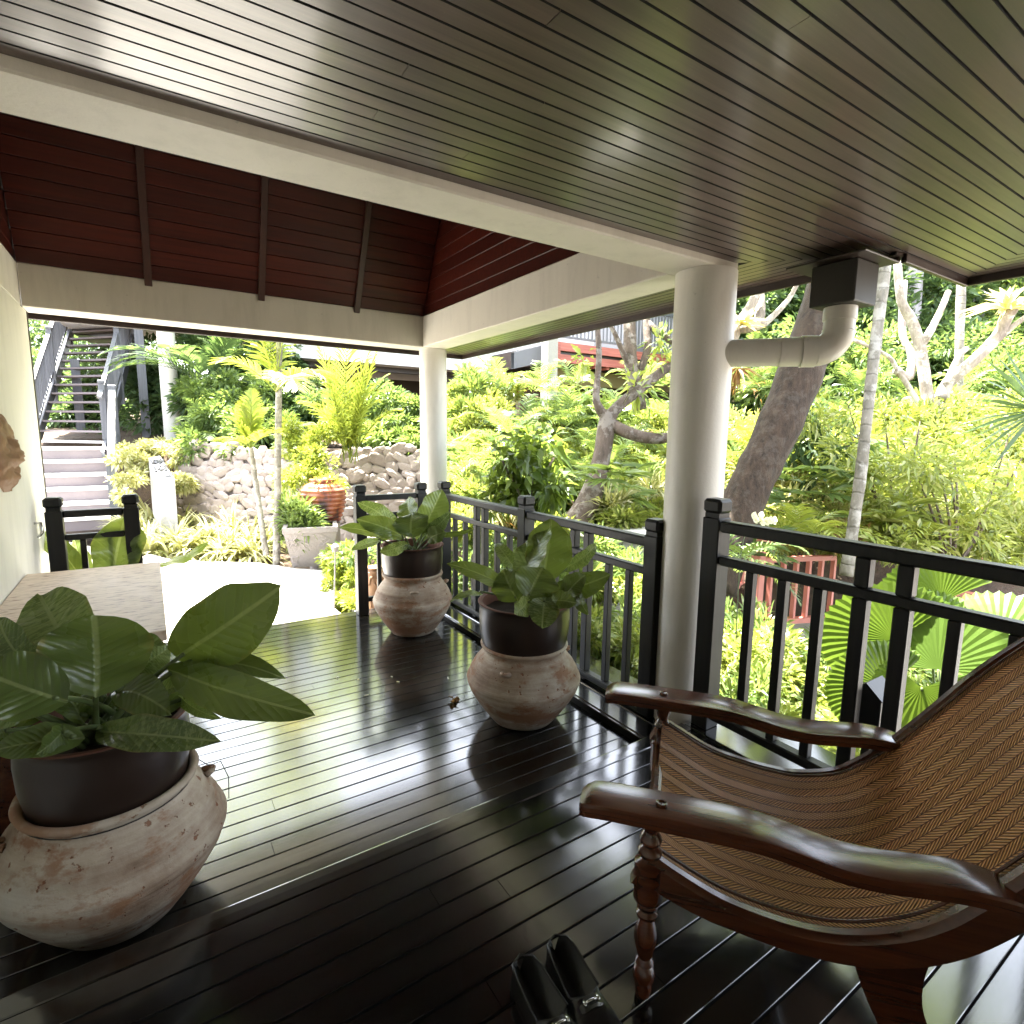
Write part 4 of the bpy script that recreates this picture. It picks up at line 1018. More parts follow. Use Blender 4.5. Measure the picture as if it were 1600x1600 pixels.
def clump(fb, c, r, n, L, Wd, style='ov', shell=.55, up=.25, **k):
    """leaves through an uneven ellipsoid crown"""
    c = np.array(c, float); r = np.array(r if hasattr(r, '__len__') else (r, r, r), float)
    # sub-clumps give light and dark masses
    ns = max(4, n // 90)
    sc = rng.normal(size=(ns, 3)); sc /= np.linalg.norm(sc, axis=1, keepdims=True); sc *= rng.uniform(.45, .92, (ns, 1))
    idx = rng.integers(0, ns, n); d = rng.normal(size=(n, 3)); d /= np.linalg.norm(d, axis=1, keepdims=True)
    rr = rng.uniform(.25, 1, (n, 1)) ** .5 * (.85 / ns ** .33 + .12)
    loc = sc[idx] + d * rr
    dirs = d + loc * .5 + np.array([0, 0, up]) + rng.normal(size=(n, 3)) * .35
    v, t = leaves(c + loc * r, dirs, L, Wd, style=style, **k); return fb.add(v, t)
def frond(fb, stem_mb, base, azi, elev, L, nl=34, lw=.028, ll=.30, curl=1.2, twist=.4, stem_r=.006, vee=.5, bare=.18):
    """a feather palm leaf"""
    p = np.array(base, float); d = V(math.cos(azi) * math.cos(elev), math.sin(azi) * math.cos(elev), math.sin(elev)); step = L / 14; pts = [p.copy()]; ds = [d.copy()]
    for i in range(14):
        d = nrm(d - V(0, 0, curl * .9 / 14 * (0.4 + i / 9))); p = p + d * step; pts.append(p.copy()); ds.append(d.copy())
    if stem_mb is not None: stem_mb.tube(pts, [stem_r * (1.3 - i / 14) + .0012 for i in range(15)], 5, False)
    pts = np.array(pts); ds = np.array(ds)
    f = np.linspace(bare, .99, nl) * 14; i0 = np.minimum(f.astype(int), 13); fr = (f - i0)[:, None]
    pp = pts[i0] * (1 - fr) + pts[i0 + 1] * fr; dd = ds[i0]
    side = np.cross(dd, (0, 0, 1)); side /= np.linalg.norm(side, axis=1, keepdims=True) + 1e-9; up = np.cross(side, dd)
    q = f[:, None] / 14; ln = ll * np.sin(np.pi * np.clip(q * .86 + .12, 0, 1)) ** .7
    for sg in (-1, 1):
        dr = side * sg * (1 - .3 * q) + dd * (.45 + .7 * q) + up * vee * (1 - q) + rng.normal(size=(nl, 3)) * .06
        dr /= np.linalg.norm(dr, axis=1, keepdims=True)
        w = lw * .5 * (1 - .3 * q); s2 = np.cross(dr, up + side * sg * .2); s2 /= np.linalg.norm(s2, axis=1, keepdims=True) + 1e-9
        mid = pp + dr * ln * .5; tip = pp + dr * ln - np.array([0, 0, 1]) * ln * .22
        v = np.stack([pp + s2 * w * .5, pp - s2 * w * .5, mid + s2 * w, mid - s2 * w, tip], 1).reshape(-1, 3)
        t = np.array([[0, 1, 3], [0, 3, 2], [2, 3, 4]])[None] + (np.arange(nl) * 5)[:, None, None]
        fb.add(v, t.reshape(-1, 3))
def palm(base, top, r0, r1, fronds, label, group=None, name='palm', leaf='lf_lime', tm='thin', bend=None, **fk):
    t = empty(name, label, 'palm', group)
    if r0:
        n = 18; base = np.array(base, float); top = np.array(top, float); bend = V(0, 0, 0) if bend is None else np.array(bend, float)
        pts = [base * (1 - q) + top * q + bend * 4 * q * (1 - q) for q in np.linspace(0, 1, n)]
        MB().tube(pts, [r0 + (r1 - r0) * q ** .6 + .0025 * (i % 2) for i, q in enumerate(np.linspace(0, 1, n))], 12).build('trunk', tm, t, smooth=True)
    for (bp_, azi, el, L, o) in fronds:
        fb = FB(); sm = MB(); k = dict(fk); k.update(o); lf = k.pop('leaf', leaf)
        frond(fb, sm, bp_, azi, el, L, **k)
        me = npmesh('frond', np.concatenate(fb.v + [np.array(sm.v)]), np.concatenate(fb.t + [np.array([x for f in sm.f for x in ((f[0], f[1], f[2]), (f[0], f[2], f[3]))]) + fb.n]), lf)
        link('frond', me, t)
    return t
def to_az(a, b): return math.atan2(b[1] - a[1], b[0] - a[0])
def frond_px(c, uv, d, extra_el=.75, **o):
    """frond from crown point c ending near the given pixel at depth d"""
    e = P(*uv, d); h = np.linalg.norm((e - c)[:2]); L = np.linalg.norm(e - c) * 1.12; el = math.atan2(e[2] - c[2], h) + extra_el
    return (c, to_az(c, e), min(el, 1.45), L, o)

# ---- stone retaining wall
ico_v = []
def rock(seed):
    import bmesh
    bm = bmesh.new(); bmesh.ops.create_icosphere(bm, subdivisions=2, radius=1)
    for v in bm.verts:
        k = 1 + .30 * noise.noise(v.co * 1.4 + Vector((seed * 9, 0, 0))) + .10 * noise.noise(v.co * 4 + Vector((seed * 5, 3, 0)))
        v.co *= k; v.co = Vector([math.copysign(abs(x) ** .75, x) for x in v.co])
    me = bpy.data.meshes.new('stone'); bm.to_mesh(me); bm.free(); me.materials.append(MAT['stone']); return me
rocks = [rock(i) for i in range(8)]
sw = empty('stone_wall', 'sunlit rubble stone retaining wall behind the ribbed jar and the palms', 'wall')
WA = P(262, 760, 8.9); WB = P(690, 760, 8.15); WA[2] = WB[2] = 0
wd = nrm(WB - WA); wn_ = V(wd[1], -wd[0], 0); WL = np.linalg.norm(WB - WA)
b = MB(); b.add([WA + V(0, 0, -.5) - wn_ * .0, WB + V(0, 0, -.5), WB + V(0, 0, 1.12) - wn_ * .42, WA + V(0, 0, 1.12) - wn_ * .42, WA + V(0, 0, 1.12) - wn_ * .9, WB + V(0, 0, 1.12) - wn_ * .9], [(0, 1, 2, 3), (3, 2, 5, 4)])
b.build('wall_core', 'mortar', sw)
z = -.22; row = 0
while z < 1.20:
    s = -.1 + .1 * (row % 2)
    while s < WL + .1:
        w = random.uniform(.12, .30); h = random.uniform(.09, .17)
        q = WA + wd * (s + w / 2) - wn_ * (.42 * (z + .5) / 1.62 - .02) + V(0, 0, z + random.uniform(-.045, .045) + .06 * math.sin(s * 1.7 + 1))
        o = link('stone', random.choice(rocks), sw); o.location = q
        o.scale = (w * .60, random.uniform(.035, .055), h * .66); o.rotation_euler = (random.uniform(-.25, .25), random.uniform(-.6, .6), math.atan2(wd[1], wd[0]) + random.uniform(-.25, .25))
        s += w * .86
    z += .125; row += 1

# ---- staircase at the left
st = empty('garden_staircase', 'grey staircase climbing at the far left, concrete steps below and open treads above', 'staircase')
def quadbox(b, a, c, dep, thick):
    """slab with front edge a-c, going back by dep (vector), thickness down"""
    a, c, dep = map(lambda x: np.array(x, float), (a, c, dep)); t = V(0, 0, thick)
    vs = [a, c, c + dep, a + dep, a - t, c - t, c + dep - t, a + dep - t]
    return b.add(vs, [(0, 1, 2, 3), (7, 6, 5, 4), (0, 4, 5, 1), (1, 5, 6, 2), (2, 6, 7, 3), (3, 7, 4, 0)])
sx0, sx1 = P(64, 830, 8.8), P(174, 826, 8.7)
B0 = V(-1.62, 11.3, -.15); B1 = V(-.57, 11.3, -.15)
nst = 6; rise = (1.17 + .15) / nst
for i in range(nst):
    z = -.15 + rise * (i + 1); y = 11.25 + .27 * i
    quadbox(MB(), (-1.66, y, z - .055), (-.60, y, z - .055), (0, .9, 0), rise - .056).build('step', 'step', st)
    quadbox(MB(), (-1.67, y - .02, z), (-.59, y - .02, z), (0, .31, 0), .054).build('step_slab', 'steplit', st)
LB = [P(56, 690, 10.6), P(110, 512, 13.2)]; RB = [P(163, 687, 10.3), P(204, 518, 12.7)]
for q in (LB, RB): pass
def lrp(a, b, t): return a * (1 - t) + b * t
back_d = nrm(V(*(lrp(LB[1], RB[1], .5) - lrp(LB[0], RB[0], .5))[:2], 0))
for k in range(14):
    t_ = k / 13; a = lrp(LB[0], LB[1], t_); c = lrp(RB[0], RB[1], t_); zz = (a[2] + c[2]) / 2; a[2] = c[2] = zz
    quadbox(MB(), a, c, back_d * .26, .038).build('tread', 'step' if k > 0 else 'steplit', st)
quadbox(MB(), LB[1] + back_d * .27 + V(0, 0, .18), RB[1] + back_d * .27 + V(0, 0, .18), back_d * 1.4, .30).build('landing', 'fascia', st)
for A, off in ((LB, -.04), (RB, .04)):
    sd2 = nrm(RB[0] - LB[0]) * off
    p0 = A[0] + sd2 + V(0, 0, -.12); p1 = A[1] + sd2 + V(0, 0, -.02) + back_d * .2
    MB().bar(p0 - nrm(p1 - p0) * .3, p1, .05, .24).build('stringer', 'bluegrey', st)
    hr0 = A[0] + sd2 + V(0, 0, .92); hr1 = A[1] + sd2 + V(0, 0, .98)
    MB().bar(hr0 - nrm(hr1 - hr0) * .25, hr1, .07, .05).build('handrail', 'bluegrey', st)
    MB().bar(lrp(A[0], A[1], 0) + sd2 + V(0, 0, .12), A[1] + sd2 + V(0, 0, .18), .04, .05).build('lower_rail', 'bluegrey', st)
    for k in range(31):
        t_ = k / 30; q = lrp(A[0], A[1], t_) + sd2
        MB().box((q[0] - .014, q[1] - .014, q[2] + .12), (q[0] + .014, q[1] + .014, q[2] + .93 + .05 * t_)).build('baluster', 'bluegrey', st)
    for t_ in (0, .5, 1):
        q = lrp(A[0], A[1], t_) + sd2; post(st, q[0], q[1], q[2] - .5 * (t_ > 0), q[2] + 1.08, .10, 'newel')
for o in [x for x in COL.objects if x.parent == st and x.name.startswith('newel')]: o.data.materials[0] = MAT['bluegrey']
nl = P(172, 790, 8.75); nu = P(168, 600, 10.2)
def grey_post(par, x, y, z0, z1, w): o = post(par, x, y, z0, z1, w, 'newel'); o.data.materials[0] = MAT['bluegrey']
grey_post(st, -.54, 11.27, -.15, .97, .13)
grey_post(st, -.50, 12.85, 1.0, 2.30, .13)
MB().bar((-.54, 11.27, .90), (-.50, 12.85, 2.22), .10, .06).build('handrail', 'steplit', st)
MB().bar((-.54, 11.27, .10), (-.50, 12.85, 1.42), .05, .05).build('lower_rail', 'bluegrey', st)
for k in range(1, 12): 
    q = lrp(V(-.54, 11.27, 0), V(-.50, 12.85, 1.32), k / 12); MB().box((q[0] - .014, q[1] - .014, q[2] + .12), (q[0] + .014, q[1] + .014, q[2] + .90)).build('baluster', 'bluegrey', st)
qq = P(226, 640, 11.9); MB().box((qq[0] - .08, qq[1] - .08, -.2), (qq[0] + .08, qq[1] + .08, 3.6)).build('support_post', 'bluegrey', st)
qq = P(126, 660, 12.4); MB().box((qq[0] - .08, qq[1] - .08, .2), (qq[0] + .08, qq[1] + .08, 3.0)).build('support_post', 'bluegrey', st)

# ---- sign slab with engraved writing
sg_ = empty('engraved_sign', 'leaning white stone slab engraved with dark curly letters, among the plants below the staircase', 'sign')
s0, s1, s2, s3 = P(232, 716, 8.9), P(250, 712, 8.9), P(273, 749, 8.2), P(247, 752, 8.2)
nn_ = nrm(np.cross(s2 - s3, s0 - s3)); nn_ = nn_ if nn_[2] > 0 else -nn_
b = MB(); dn = V(0, 0, -.9)
b.add([s0, s1, s2, s3, s0 + dn, s1 + dn, s2 + dn, s3 + dn], [(0, 3, 2, 1), (3, 7, 6, 2), (2, 6, 5, 1), (1, 5, 4, 0), (0, 4, 7, 3)]); b.build('slab', 'greystone', sg_)
b = MB(); b.add([p + nn_ * .004 for p in (s0, s1, s2, s3)], [(0, 3, 2, 1)]); b.build('face', 'greystone', sg_)
ex = (s2 - s3); ey = (s0 - s3)
def stroke(b, pts, r=.011): b.tube([s3 + ex * x + ey * y + nn_ * .010 for x, y in pts], r * 1.5, 5)
b = MB()
glyphs = [[(.08, .86), (.14, .70), (.24, .84)], [(.28, .70), (.33, .86), (.42, .70), (.31, .77)], [(.46, .72), (.46, .84), (.58, .80), (.50, .74), (.60, .68)], [(.66, .68), (.64, .80), (.72, .86), (.78, .76), (.70, .70)], [(.86, .84), (.84, .74)],
          [(.12, .54), (.10, .40), (.16, .36)], [(.26, .43), (.34, .43)], [(.58, .56), (.44, .54), (.42, .46), (.58, .42), (.46, .36), (.40, .40)], [(.66, .38), (.78, .38)], [(.70, .54), (.82, .56), (.84, .44), (.80, .34), (.70, .46)]]
for g in glyphs: stroke(b, g)
b.build('lettering', 'black', sg_, kind='stuff')
b = MB(); 
quad = [s3 + ex * x + ey * y + nn_ * .008 for x, y in ((.05, .10), (.9, .10), (.86, .18), (.10, .18))]; b.add(quad, [(0, 1, 2, 3)]); b.build('dark_band', 'black', sg_)

# ---- white outdoor columns and the house on the slope
def outcol(u0, v0, d, w, z1, label, m='outwhite', z0=None, sq=False):
    p = P(u0, v0, d); r = w / CF * d / 2; z0 = p[2] - .4 if z0 is None else z0
    if sq: o = MB().box((p[0] - r, p[1] - r, z0), (p[0] + r, p[1] + r, z1), .01).build('column', m, label=label, cat='column', group='columns out in the garden')
    else:
        o = MB().lathe([(r, z0), (r, z1)], (0, 0, 0), 28).build('column', m, label=label, cat='column', group='columns out in the garden', smooth='auto'); o.location = (p[0], p[1], 0)
outcol(271, 690, 11.6, 24, 5.2, 'round white column just right of the staircase')
outcol(433, 640, 12.4, 30, 5.4, 'white column behind the thin palm trunk')
outcol(857, 630, 10.6, 19, 3.35, 'weathered grey square post under the red deck beam', 'greystone', None, True)
HY = 13.0
hs = empty('hillside_house', 'house on the slope with a white slab edge, red beam and dark railing above', 'house')
def hb(u0, v0, u1, v1, y, dep, m, name, u_v=None):
    a = ony(u0, v0, y); c = ony(u1, v1, y); zt = max(a[2], c[2]); zb = min(a[2], c[2])
    return MB().box((min(a[0], c[0]), y, zb), (max(a[0], c[0]), y + dep, zt)).build(name, m, hs)
zb = ony(560, 566, HY)[2]
x0 = ony(440, 560, HY)[0]; x1 = ony(800, 570, HY)[0]; x2 = ony(1200, 560, HY)[0]
MB().box((x0, HY, zb), (x1, HY + 5, zb + .75)).build('slab_edge', 'bluewhite', hs)
MB().box((x0 - 4, HY + 1.0, zb + .751), (x2, HY + 5, zb + 1.9)).build('wall', 'bluewhite', hs)
MB().box((x0 + .1, HY + .5, zb - .12), (x1, HY + .65, zb - .001)).build('joist_beam', 'fascia', hs)
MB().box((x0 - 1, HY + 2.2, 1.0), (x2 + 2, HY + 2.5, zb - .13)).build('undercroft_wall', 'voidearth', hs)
RY = 10.2
ra = ony(868, 565, RY); rb_ = ony(868, 533, RY); rx1 = ony(1130, 585, RY)[0]; za, zc = ra[2], rb_[2]
MB().box((ra[0], RY, za), (rx1, RY + .06, za + (zc - za) * .40)).build('red_board', 'redwood', hs)
MB().box((ra[0], RY, za + (zc - za) * .58), (rx1, RY + .06, zc)).build('red_board', 'redwood', hs)
MB().box((ra[0], RY - .02, za), (ra[0] + .12, RY - .001, zc)).build('end_board', 'redwood', hs)
MB().box((ra[0], RY + .1, za), (rx1, RY + 4, zc - .02)).build('deck_floor', 'fascia', hs)
for k in range(9):
    x = ra[0] + .35 + k * .42; MB().box((x, RY + .061, za - .06), (x + .07, RY + .3, za + .0)).build('joist_end', 'redwood', hs)
MB().box((ra[0], RY + .6, za - .42), (rx1, RY + .8, za - .062)).build('olive_beam', 'olive', hs)
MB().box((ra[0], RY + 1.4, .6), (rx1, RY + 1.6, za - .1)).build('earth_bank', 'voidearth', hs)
pa = ony(803, 550, RY + .4); pb = ony(853, 538, RY + .4); pc = ony(853, 565, RY + .4); pd = ony(803, 576, RY + .4)
b = MB(); b.add([pa, pb, pc, pd] + [p + V(0, .12, 0) for p in (pa, pb, pc, pd)], [(3, 2, 1, 0), (4, 5, 6, 7), (0, 1, 5, 4), (3, 7, 6, 2)]); b.build('slanted_panel', 'slatepanel', hs)
MB().box((ra[0] + .1, RY + .12, zc + .12), (rx1, RY + .16, zc + .17)).build('bottom_rail', 'bluegrey', hs)
MB().box((ra[0] + .1, RY + .12, zc + 1.0), (rx1, RY + .18, zc + 1.07)).build('handrail', 'bluegrey', hs)
k = 0; x = ra[0] + .12
while x < rx1: MB().box((x, RY + .125, zc + .171), (x + .035, RY + .155, zc + .999)).build('baluster', 'bluegrey', hs); x += .115
MB().box((rx1 - 2.2, RY + 1.6, zc), (rx1 + 2, RY + 3, zc + 2.5)).build('house_wall', 'slatepanel', hs)

# ---- ribbed jar on stone planter
pl = empty('stone_planter', 'carved grey stone planter box flaring upwards, at the edge of the sunny path', 'planter')
pc_ = onz(492, 885, -.15) + V(.02, .22, 0); b = MB()
rr0, rr1, H0 = .22, .315, .50; hh = []
for r, z in ((rr0, 0), (rr1 - .015, H0 - .07), (rr1, H0 - .065), (rr1, H0), (rr1 - .05, H0), (rr1 - .05, H0 - .06)):
    a0 = rad(45 - 14); hh.append([(pc_[0] + r * 1.414 * math.cos(a0 + k * math.pi / 2), pc_[1] + r * 1.414 * math.sin(a0 + k * math.pi / 2), -.15 + z) for k in range(4)])
b.grid(hh, close=True); b.f.append(tuple(20 + k for k in range(4))); b.build('box', 'planter', pl)
b = MB()
for fce in range(4):
    a0 = rad(45 - 14) + fce * math.pi / 2; c0 = V(math.cos(a0), math.sin(a0), 0) * 1.414; c1 = V(math.cos(a0 + math.pi / 2), math.sin(a0 + math.pi / 2), 0) * 1.414
    for k in range(9):
        p, q = random.uniform(.1, .9), random.uniform(.1, .85); pts = []
        for j in range(6):
            r = rr0 + (rr1 - rr0 - .015) * min(1, q / .86) + .002; pts.append(V(pc_[0], pc_[1], -.15 + q * H0) + (c0 * (1 - p) + c1 * p) * r)
            p = min(.95, max(.05, p + random.uniform(-.14, .14))); q = min(.82, max(.05, q + random.uniform(-.14, .14)))
        b.tube(pts, .008, 5)
b.build('carving', 'planter', pl, kind='stuff')
jr = empty('ribbed_jar', 'red-brown glazed jar with horizontal ribs standing on the stone planter', 'jar')
prof = [(.02, 0), (.15, 0), (.165, .01)]
for k in range(60):
    q = k / 59; r = .17 + .115 * math.sin(math.pi * min(1, q * .62 + .10)) ** 1.0 + (.0 if q < .8 else -.10 * ((q - .8) / .2) ** 1.6); prof.append((r + .0075 * (math.sin(q * 9.0 * 2 * math.pi)), .015 + q * .52))
prof += [(.15, .545), (.17, .56), (.165, .575), (.14, .575), (.13, .5)]
o = MB().lathe(prof, (0, 0, 0), 48, cap=False).build('body', 'ribjar', jr, smooth=True); jz = -.15 + H0 - .05
jb = P(507, 826, 7.35); o.location = (jb[0], jb[1], jz + .01); 
MB().lathe([(.20, -.5), (.20, jz + .005)], (jb[0], jb[1], 0), 24).build('plinth', 'planter', label='low stone plinth under the ribbed jar', cat='plinth')
lamp_stake = MB().tube([onz(522, 950, -.15), ony(524, 858, onz(522, 950, -.15)[1])], .008, 8).lathe([(.03, 0), (.035, .05), (.02, .07), (.005, .08)], ony(524, 862, onz(522, 950, -.15)[1]), 14).build('garden_stake_light', 'greystone', label='thin garden stake light at the right edge of the sunny path', cat='lamp')
# tiki carved post
tk = empty('carved_post', 'carved brown stone post behind the short fence, left of the farthest jar', 'carving')
p = P(585, 930, 5.3); pz = p[2] - .12
prf = [(.055, 0), (.06, .0), (.058, .10), (.066, .14), (.058, .17), (.062, .22), (.070, .30), (.066, .36), (.05, .38), (.06, .40)]
MB().lathe([(r * 1.25, z) for r, z in prf], (p[0], p[1], pz), 20).build('shaft', 'woodmask', tk, smooth='auto')
b = MB()
for k in range(8):
    a = k * math.pi / 4; b.tube([(p[0] + .078 * math.cos(a), p[1] + .078 * math.sin(a), pz + z) for z in (.02, .10)], .01, 6)
    b.tube([(p[0] + .088 * math.cos(a + t), p[1] + .088 * math.sin(a + t), pz + .28 + .045 * math.sin(t * 9)) for t in np.linspace(-.3, .3, 8)], .009, 6)
b.build('relief', 'woodmask', tk, smooth=True, kind='stuff')
MB().box((p[0] - .2, p[1] - .2, -.6), (p[0] + .2, p[1] + .2, pz - .001)).build('post_plinth', 'greystone', label='low grey plinth carrying the carved brown post', cat='base')
# stone counter behind the railing
sc_ = empty('stone_counter', 'grey counter with a pale slab top behind the balustrade, left of the thick column', 'counter')
c0 = P(942, 836, 5.2); c1 = P(1022, 843, 4.8); ztop = c0[2]
MB().box((c0[0] - .05, c0[1] - .15, ztop - .05), (c1[0] + .6, c0[1] + .55, ztop), .006).build('top_slab', 'outwhite', sc_)
MB().box((c0[0], c0[1] - .05, -1.2), (c1[0] + .55, c0[1] + .5, ztop - .051)).build('counter_wall', 'greystone', sc_)
rp = P(744, 900, 4.75); rp[2] = 0
zt = P(744, 862, 4.75)[2]
MB().lathe([(.045, -.7), (.045, zt - .05), (.04, zt - .02), (.025, zt - .004), (.003, zt)], (rp[0], rp[1], 0), 20).build('bollard', 'greystone', label='small round-topped grey bollard seen between the balusters behind the far plant', cat='bollard', smooth='auto')

# lantern outside the near railing
ln = empty('lantern', 'black house-shaped lantern outside the near balustrade', 'lantern')
lc = onx(1362, 1100, 2.24)
b = MB(); w = .052; z0 = lc[2] - .095; z1 = lc[2] + .045; x, y = lc[0], lc[1]
b.box((x - w, y - w, z0), (x + w, y + w, z1), .003)
b.build('body', 'black', ln)
b = MB(); e = .062
b.add([(x - e, y - e, z1 + .001), (x - e, y + e, z1 + .001), (x + e, y + e, z1 + .001), (x + e, y - e, z1 + .001), (x - e, y, z1 + .055), (x + e, y, z1 + .055)], [(0, 1, 2, 3), (0, 4, 1), (2, 5, 3), (0, 3, 5, 4), (1, 4, 5, 2)])
b.build('roof', 'black', ln)
MB().box((x - .015, y - .015, -.9), (x + .015, y + .015, z0 - .001)).build('stake', 'black', ln)
sl = empty('downlight', 'small dark cone light fixed outside the balustrade behind the middle plant', 'lamp')
p = onx(896, 945, 2.19)
MB().lathe([(.018, .08), (.03, .04), (.038, -.03), (.03, -.04), (.005, -.055)], p, 18).build('shade', 'black', sl, smooth='auto')
MB().box((2.158, p[1] - .008, p[2] + .03), (2.195, p[1] + .008, p[2] + .045)).build('bracket', 'black', sl)

# ---- red fences and sunny boardwalk at the right
gp = MB().box((4.3, -3.0, -1.0), (9.5, 4.3, -.72)).build('boardwalk', 'conc', kind='structure')
def redfence(pts, label, z0, h, post_every=1.1):
    f = empty('red_fence', label, 'fence', 'coral red garden fences')
    for a, c in zip(pts[:-1], pts[1:]):
        a = np.array([*a, 0.]); c = np.array([*c, 0.]); L = np.linalg.norm(c - a); d = (c - a) / L
        for zz, hh in ((h, .07), (h - .20, .05), (.12, .06)): MB().bar(a + V(0, 0, z0 + zz), c + V(0, 0, z0 + zz), .07, hh).build('rail', 'redfence', f)
        n = int(L / .15)
        for k in range(n + 1):
            q = a + d * L * k / n
            if k % 7 == 0: MB().box((q[0] - .055, q[1] - .055, z0 - .1), (q[0] + .055, q[1] + .055, z0 + h + .13), .01).build('post', 'redfence', f)
            else: MB().box((q[0] - .022, q[1] - .022, z0 + .13), (q[0] + .022, q[1] + .022, z0 + h - .22)).build('picket', 'redfence', f)
f0 = P(1185, 880, 6.0); f1 = P(1300, 905, 6.4); f2 = P(1440, 912, 5.2); f3 = P(1640, 948, 4.6); f4 = P(1236, 868, 8.2)
redfence([(f0[0], f0[1]), (f1[0] - .2, f1[1] - .1)], 'coral red picket fence nearest the thick column, beyond the railing', -.64, 1.02)
redfence([(f0[0] - .1, f0[1] + .9), (f4[0], f4[1]), (f4[0] + 2.4, f4[1] - 2.2)], 'coral red fence turning a corner beyond the boardwalk', -.60, 1.05)
redfence([(f2[0], f2[1]), (f3[0], f3[1])], 'coral red fence at the right edge, behind the big fan palm', -.66, .98)

# ---- trees
def limb(b, pts, rs, n=10): b.tube(pts, rs, n)
def sp(pts, n=14):
    pts = [np.array(p, float) for p in pts]; out = []
    for t in np.linspace(0, len(pts) - 1, n):
        i = min(int(t), len(pts) - 2); u = t - i; p0 = pts[max(i - 1, 0)]; p1 = pts[i]; p2 = pts[i + 1]; p3 = pts[min(i + 2, len(pts) - 1)]
        out.append(.5 * ((2 * p1) + (-p0 + p2) * u + (2 * p0 - 5 * p1 + 4 * p2 - p3) * u * u + (-p0 + 3 * p1 - 3 * p2 + p3) * u ** 3))
    return out
def pxl(par, L, m, name='branch', n=16):
    """limb through (u,v,depth,width px) stations"""
    pts = sp([P(u, v, d) for u, v, d, w in L], n); ws = np.interp(np.linspace(0, len(L) - 1, n), range(len(L)), [w / CF * d / 2 for u, v, d, w in L])
    ws = [w * (1 + .10 * noise.noise(Vector((i * .9, w * 50, 0)))) for i, w in enumerate(ws)]
    return MB().tube(pts, ws, 12).build(name, m, par, smooth=True)
ft = empty('frangipani_tree', 'gnarled frangipani forking just left of the thick column', 'tree')
pxl(ft, [(890, 850, 5.9, 46), (905, 812, 5.9, 44), (925, 770, 6, 34), (940, 715, 6.05, 27), (947, 670, 6.1, 28), (952, 645, 6.1, 26)], 'bark', 'trunk')
pxl(ft, [(948, 655, 6.1, 18), (932, 628, 6.05, 12), (934, 590, 6.05, 10), (936, 550, 6.1, 9), (934, 505, 6.2, 8), (940, 440, 6.3, 7)], 'bark')
pxl(ft, [(950, 655, 6.1, 22), (968, 633, 6.1, 17), (1000, 608, 6.2, 16), (1035, 580, 6.3, 15), (1075, 555, 6.4, 13), (1110, 500, 6.5, 11)], 'bark')
pxl(ft, [(952, 662, 6.1, 22), (972, 672, 6.05, 20), (1000, 682, 6.0, 19), (1035, 685, 6.0, 17), (1080, 672, 6.0, 14), (1130, 640, 6.1, 11)], 'bark')
fb = FB()
for (u, v, d, r, n) in ((1000, 600, 6.2, .16, 40), (1030, 545, 6.3, .16, 50), (915, 560, 6.1, .10, 26), (1045, 700, 6, .14, 30)): clump(fb, P(u, v, d), r, n, .16, .05)
fb.build('crown', 'lf_bright', ft)
f2_ = empty('frangipani_tree', 'second frangipani with clustered pale trunks in front of the red beam', 'tree')
pxl(f2_, [(1000, 640, 7.6, 22), (992, 600, 7.6, 22), (985, 560, 7.6, 21), (984, 520, 7.7, 20), (982, 470, 7.8, 18)], 'bark', 'trunk')
pxl(f2_, [(998, 600, 7.6, 12), (975, 555, 7.5, 9), (960, 520, 7.5, 7), (945, 495, 7.5, 6)], 'bark')
pxl(f2_, [(996, 590, 7.6, 14), (1012, 545, 7.6, 12), (1010, 500, 7.7, 11), (1022, 460, 7.8, 10)], 'bark')
pxl(f2_, [(1012, 505, 7.7, 12), (1030, 520, 7.6, 11), (1052, 535, 7.6, 10)], 'bark')
fb = FB(); clump(fb, P(1005, 585, 7.5), .3, 60, .2, .03, 'kite'); clump(fb, P(1035, 535, 7.5), .2, 50, .2, .06); fb.build('crown', 'lf_mid', f2_)
f3_ = empty('frangipani_tree', 'bare-branched pale frangipani spreading at the upper right', 'tree')
pxl(f3_, [(1462, 700, 8, 30), (1455, 660, 8, 30), (1462, 630, 8, 26)], 'barkpale', 'trunk')
pxl(f3_, [(1452, 640, 8, 18), (1444, 585, 8, 17), (1438, 545, 8, 16), (1424, 500, 8, 15), (1408, 470, 8, 13), (1402, 410, 8.1, 11)], 'barkpale')
pxl(f3_, [(1438, 542, 8, 13), (1455, 515, 7.9, 11), (1472, 480, 7.9, 9), (1482, 455, 7.9, 8)], 'barkpale')
pxl(f3_, [(1470, 625, 8, 20), (1482, 598, 8, 18), (1520, 565, 7.8, 17), (1556, 528, 7.7, 16), (1574, 497, 7.6, 15), (1592, 470, 7.5, 13)], 'barkpale')
pxl(f3_, [(1560, 530, 7.7, 10), (1585, 508, 7.6, 8), (1610, 490, 7.5, 7)], 'barkpale')
pxl(f3_, [(1478, 600, 7.95, 9), (1496, 560, 8, 8), (1510, 545, 8.1, 8)], 'barkpale')
pxl(f3_, [(1440, 640, 8, 9), (1420, 605, 8, 8), (1402, 578, 8, 7), (1385, 555, 8, 6), (1330, 530, 7.9, 5)], 'barkpale')
pxl(f3_, [(1400, 578, 8, 12), (1420, 590, 8.1, 12), (1424, 555, 8.2, 11), (1410, 520, 8.3, 10), (1412, 440, 8.4, 10)], 'barkpale')
ar = empty('frangipani_tree', 'pale forked branches with a yellow bromeliad, behind the downpipe right of the thick column', 'tree')
pxl(ar, [(1120, 620, 6.8, 22), (1135, 560, 6.8, 20), (1150, 515, 6.8, 17), (1175, 475, 6.8, 15), (1195, 430, 6.8, 13)], 'barkpale', 'trunk')
